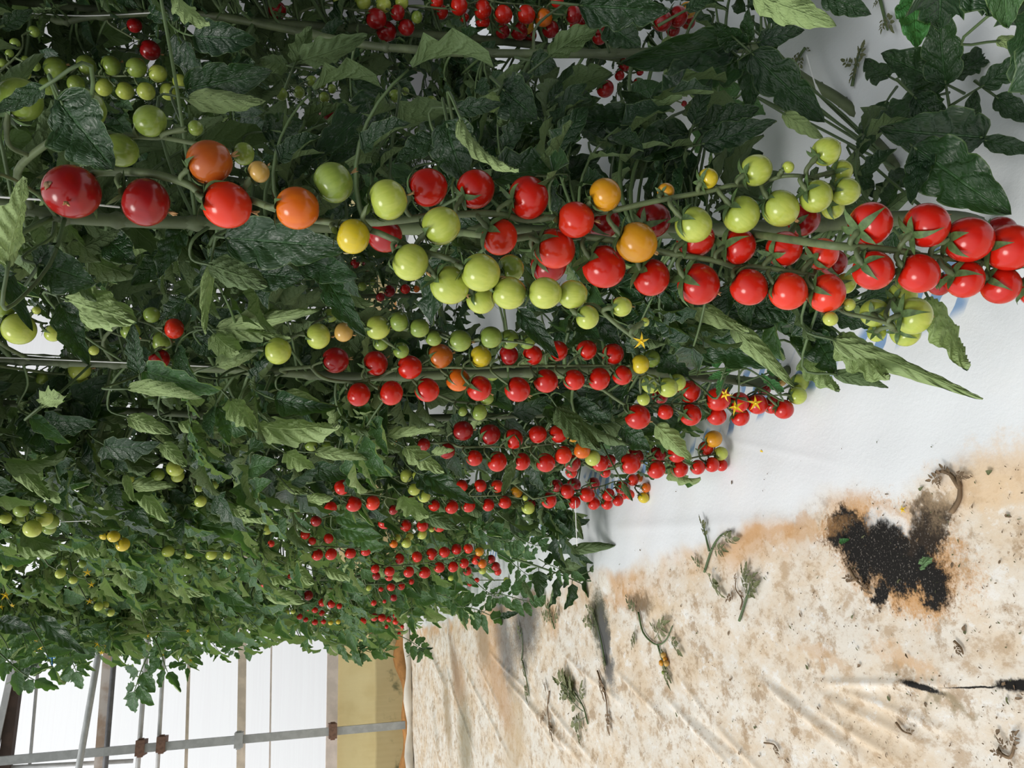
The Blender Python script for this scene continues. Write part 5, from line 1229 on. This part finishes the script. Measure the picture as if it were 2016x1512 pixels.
MAT['orange'] = simple_mat('orange_foam', (.52, .25, .08), .9, .25, 20, bump=.01)
MAT['blue'] = simple_mat('blue_twine', (.03, .22, .50), .6)
m, nt, b, out = new_mat('yellow_ribbed_panel')
k = NT(nt)
pos = k.n('ShaderNodeTexCoord').outputs['Object']
nz = k.noise(pos, 6, 4)
b.inputs['Roughness'].default_value = .5
c = k.mix(k.step(nz, .35, .7), (.90, .76, .40), (.82, .67, .33))
zz = k.n('ShaderNodeSeparateXYZ'); k.l(k.vmath('ADD', pos, (0, 0, 0)), zz.inputs[0])
zdirt = k.math('ADD', zz.outputs[2], k.math('MULTIPLY', k.math('SUBTRACT', k.noise(pos, 3, 4), .5), .05))
c = k.mix(k.math('MULTIPLY', k.math('SUBTRACT', 1.0, k.step(zdirt, .165, .185)), .6), c, (.42, .32, .16))
c = k.mix(k.math('MULTIPLY', k.math('MULTIPLY', k.step(k.noise(pos, 9, 5), .55, .7), k.math('SUBTRACT', 1.0, k.step(zdirt, .10, .16))), .8), c, (.10, .12, .06))
k.l(c, b.inputs['Base Color'])
ty = k.n('ShaderNodeBsdfTranslucent'); k.l(c, ty.inputs[0])
my = k.n('ShaderNodeMixShader'); my.inputs[0].default_value = .45
k.l(b.outputs[0], my.inputs[1]); k.l(ty.outputs[0], my.inputs[2]); k.l(my.outputs[0], out.inputs[0])
MAT['yellow'] = m

def zw(px, py=1400, y=YW):
    return float(WALL(px, py, y)[2])
z_sheet0, z_yel1, z_board1 = zw(795), zw(664), zw(643)
g = Geo()
nxw, nzw = 90, 60
xv = np.linspace(-2.2, 3.2, nxw); zv = np.linspace(z_yel1 - .02, 3.4, nzw)
A, Bz = np.meshgrid(xv, zv)
Yv = YW + .01 + .006 * np.sin(A * 3 + Bz * 2) + .004 * np.sin(Bz * 40 + .7 * np.sin(A * 2)) * np.clip(1.3 - Bz, 0, 1)
Vw = np.stack((A.ravel(), Yv.ravel(), Bz.ravel()), 1)
ii, jj = np.meshgrid(np.arange(nzw - 1), np.arange(nxw - 1), indexing='ij')
q = (ii * nxw + jj).ravel()
Fw = np.stack((q, q + 1, q + nxw + 1, q + nxw), 1)
g.add(Vw, Fw)
w = link('wall_back', g.mesh('wall_back', [MAT['film']]))
tag(w, 'bright translucent plastic film closing the end of the greenhouse', None, None, 'structure')
g = Geo()
nrib = 500
xv = np.linspace(-2.2, 3.2, nrib)
prof = YW - .01 + .0022 * np.sin(xv * 2 * PI / .032)
Vy = np.concatenate((np.stack((xv, prof, np.full(nrib, -.02)), 1), np.stack((xv, prof, np.full(nrib, z_yel1)), 1)))
Fy = np.array([(i, i + 1, nrib + i + 1, nrib + i) for i in range(nrib - 1)])
g.add(Vy, Fy)
w = link('wall_lower', g.mesh('wall_lower', [MAT['yellow']]))
tag(w, 'yellow ribbed panel along the foot of the end wall', None, None, 'structure')

def barw(name, a, c, wid, dep, mat, label, cat, y=None, kind=None, round_=False, ends=None):
    y = YW - .03 if y is None else y
    p, q = WALL(*a, y), WALL(*c, y)
    d = nrm(q - p)
    p = p - d * .0; 
    ext = ends or (0, 0)
    p = p - d * ext[0]; q = q + d * ext[1]
    g = Geo()
    mid = (p + q) / 2
    if round_:
        V, F = tube(np.array((p - mid, (p + q) / 2 - mid, q - mid)), wid / 2, 12); g.add(V, F)
    else:
        yv = np.array((0, 1.0, 0)); s = nrm(np.cross(d, yv))
        co = []
        for t in (p - mid, q - mid):
            for e, f_ in ((-1, -1), (1, -1), (1, 1), (-1, 1)):
                co.append(t + s * e * wid / 2 + yv * f_ * dep / 2)
        g.add(np.array(co), [(0, 1, 2, 3), (7, 6, 5, 4), (0, 4, 5, 1), (1, 5, 6, 2), (2, 6, 7, 3), (3, 7, 4, 0)])
    o = link(name, g.mesh(name, [mat], smooth=round_), None, Matrix.Translation(mid.tolist()))
    tag(o, label, cat, None, kind or 'thing')
    return o
def px2m(n, y=YW): return n * y / FOC * .97
E1 = (1.5, 1.5)
barw('trim_1', (655, 1290), (652, 1512), px2m(20), .03, MAT['board'], 'pale weathered board capping the yellow panel', None, y=YW - .04, kind='structure', ends=E1)
barw('trim_2', (477, 1300), (474, 1512), px2m(14), .03, MAT['tanwood'], 'tan wooden batten across the bright film', None, y=YW - .03, kind='structure', ends=E1)
barw('trim_3', (534, 1300), (531, 1512), px2m(3), .01, MAT['board'], 'thin batten line across the lower film', None, y=YW - .01, kind='structure', ends=E1)
barw('trim_4', (372, 1310), (366, 1512), px2m(5), .015, MAT['tanwood'], 'narrow brown batten across the film above the tan one', None, y=YW - .01, kind='structure', ends=E1)
barw('trim_5', (214, 1280), (196, 1512), px2m(14), .06, MAT['brownwood'], 'peeling brown beam across the upper film', None, y=YW - .06, kind='structure', ends=(.8, .8))
barw('trim_6', (36, 1310), (10, 1512), px2m(17), .06, MAT['darkwood'], 'dark brown roof beam at the top of the end wall', None, y=YW - .06, kind='structure', ends=(.3, .8))
barw('trim_7', (30, 1290), (2, 1420), px2m(10), .02, MAT['galvlight'], 'pale rail above the dark roof beam', None, y=YW - .09, kind='structure', ends=(.3, .8))
barw('steel_pipe', (226, 1280), (207, 1512), px2m(9), 0, MAT['galvdark'], 'dark round pipe running under the peeling brown beam', 'pipe', y=YW - .12, round_=True, ends=(.8, .8))  # plain steel pipe across the wall
barw('steel_pipe', (288, 1290), (271, 1512), px2m(8), 0, MAT['galvlight'], 'pale round pipe crossing the post at its upper rusty clamp', 'pipe', y=YW - .10, round_=True, ends=(.8, .8))
barw('steel_pipe', (322, 1290), (310, 1512), px2m(7), 0, MAT['galvlight'], 'flaking pale pipe just below the upper rusty clamp', 'pipe', y=YW - .10, round_=True, ends=(.8, .8))
barw('steel_pipe', (77, 1290), (58, 1512), px2m(5), 0, MAT['galvlight'], 'thin pale pipe just under the dark roof beam', 'pipe', y=YW - .04, round_=True, ends=(.6, .8))
barw('brace_pipe', (202, 1240), (155, 1512), px2m(11, 4.7), 0, MAT['galv'], 'slanting grey brace pipe in front of the bright film', 'pipe', y=4.8, round_=True, ends=(.6, .8))  # a leaning steel brace pipe
barw('steel_pipe', (0, 1512), (262, 1498), px2m(7), 0, MAT['galvlight'], 'thin upright pipe beside the post at the edge of the view', 'pipe', y=YW - .05, round_=True, ends=(.3, 0))  # this steel pipe stands upright
post = barw('steel_post', (0, 1498), (797, 1427), px2m(13), .045, MAT['galv'], 'square grey steel post standing before the end wall', 'post', y=4.93, ends=(.6, .0))
for (x, y, mt, lb) in ((277, 1472, 'rust', 'rusty clamp on the post at the pale round pipe'), (318, 1465, 'rust', 'rusty clamp on the post at the flaking pale pipe'), (470, 1457, 'galv', 'grey bracket on the post at the tan batten'), (655, 1439, 'rust', 'dark bracket on the post at the board above the yellow panel')):
    p = WALL(x, y, 4.93)
    g = Geo()
    box_geo(g, (-.038, -.034, -.022), (.038, .09, .022))
    box_geo(g, (-.046, -.018, -.012), (-.034, .018, .012)); box_geo(g, (.034, -.018, -.012), (.046, .018, .012))
    o = link('pipe_clamp', g.mesh('pipe_clamp', [MAT[mt]], smooth=False), None, Matrix.Translation(p.tolist()))
    tag(o, lb, 'clamp', None, 'thing')
# orange foam packing and grey gap at the foot of the wall
g = Geo()
n = 90
xv = np.linspace(-1.6, 2.4, n)
rr = np.random.default_rng(3)
base = zw(806); topz = zw(787)
sec = []
for i, x in enumerate(xv):
    h = topz + .016 * math.sin(x * 7) + .012 * math.sin(x * 19 + 1) + .03 * math.exp(-((x + .02) / .14) ** 2)
    for yy, zz2 in ((YW - .03, h * .5), (YW - .05, h), (YW - .10, h * .95), (YW - .13, h * .55), (YW - .13, -.01), (YW - .03, -.01)):
        sec.append((x, yy + .004 * math.sin(x * 31), zz2))
F = [(i * 6 + j, i * 6 + (j + 1) % 6, (i + 1) * 6 + (j + 1) % 6, (i + 1) * 6 + j) for i in range(n - 1) for j in range(6)]
g.add(np.array(sec), F)
o = link('trim_8', g.mesh('trim_8', [MAT['orange']])); tag(o, 'lumpy orange foam packing along the foot of the yellow panel', None, None, 'structure')
g = Geo(); box_geo(g, (-1.6, YW - .26, -.03), (2.4, YW - .125, .010))  # flat grey strip laid along the gap
o = link('trim_9', g.mesh('trim_9', [simple_mat('grey_gap_strip', (.30, .29, .28), .8, .3, 10)], smooth=False)); tag(o, 'grey strip in the gap between the orange packing and the floor film', None, None, 'structure')
# rolled-up edge of the floor film
g = Geo()
xv = np.linspace(-1.6, 2.4, 70)
pts = np.stack((xv, YW - .28 + .012 * np.sin(xv * 13), .012 + .012 * np.sin(xv * 9) ** 2), 1)
V, F = tube(pts, .022 + .006 * np.sin(xv * 23), 8); g.add(V, F)
o = link('trim_10', g.mesh('trim_10', [simple_mat('cream_film_edge', (.74, .69, .60), .6, .2, 8)])); tag(o, 'rolled cream edge of the floor film before the end wall', None, None, 'structure')
# tangle of blue twine among the top leaves
g = Geo()
rr = np.random.default_rng(8)
tp_ = []
for i in range(26):
    tp_.append(P(108 + rr.normal(0, 16), 1268 + rr.normal(0, 26), 3.3 + rr.normal(0, .05)))
tp_ = smooth_path(np.array(tp_), 5)
V, F = tube(tp_ - tp_[0], .0022, 5); g.add(V, F)
o = link('hanging_blue_twine', g.mesh('blue_twine', [MAT['blue']]), None, Matrix.Translation(tp_[0].tolist()))
tag(o, 'tangle of blue twine caught in the top leaves before the bright film', 'twine', None, 'thing')

# ------------------------------------------------------------------ light and camera
wd = bpy.data.worlds.new('bright_overcast_sky'); S.world = wd; wd.use_nodes = True
bg = wd.node_tree.nodes['Background']
kw = NT(wd.node_tree)
gd = kw.n('ShaderNodeTexCoord').outputs['Generated']
dt = kw.n('ShaderNodeVectorMath', operation='DOT_PRODUCT'); kw.l(gd, dt.inputs[0]); dt.inputs[1].default_value = tuple(nrm((-.6, .35, .7)))
bg.inputs[0].default_value = (.97, .99, 1.0, 1)
kw.l(kw.math('ADD', .07, kw.math('MULTIPLY', kw.step(dt.outputs['Value'], -.30, .70), 1.22)), bg.inputs[1])     # sky strength graded to deepen leaf shade: bright overhead and path side, dim opposite
sun = bpy.data.lights.new('veiled_sun', 'SUN'); sun.energy = 1.7; sun.angle = math.radians(22); sun.color = (1, .97, .92)
so = bpy.data.objects.new('veiled_sun', sun); COL.objects.link(so)
so.matrix_world = mat4(frame((0, 1, .2), nrm((-.75, -.42, .85))), np.array((-2, -1, 3)))
cam = bpy.data.cameras.new('camera'); co = bpy.data.objects.new('camera', cam); COL.objects.link(co)
cam.sensor_fit = 'HORIZONTAL'; cam.sensor_width = 36.0; cam.lens = 36.0 * FOC / 2016
cam.clip_start = .02; cam.clip_end = 60
R = np.stack((-M[:, 1], M[:, 0], -M[:, 2]), 1)
co.matrix_world = mat4(R, CAM)
S.camera = co
S.view_settings.view_transform = 'Standard'
S.view_settings.look = 'None'
S.view_settings.gamma = 1.0
S.view_settings.use_curve_mapping = False
S.view_settings.exposure = 0.0
S.cycles.max_bounces = 6
S.cycles.transparent_max_bounces = 8
S.cycles.use_denoising = True
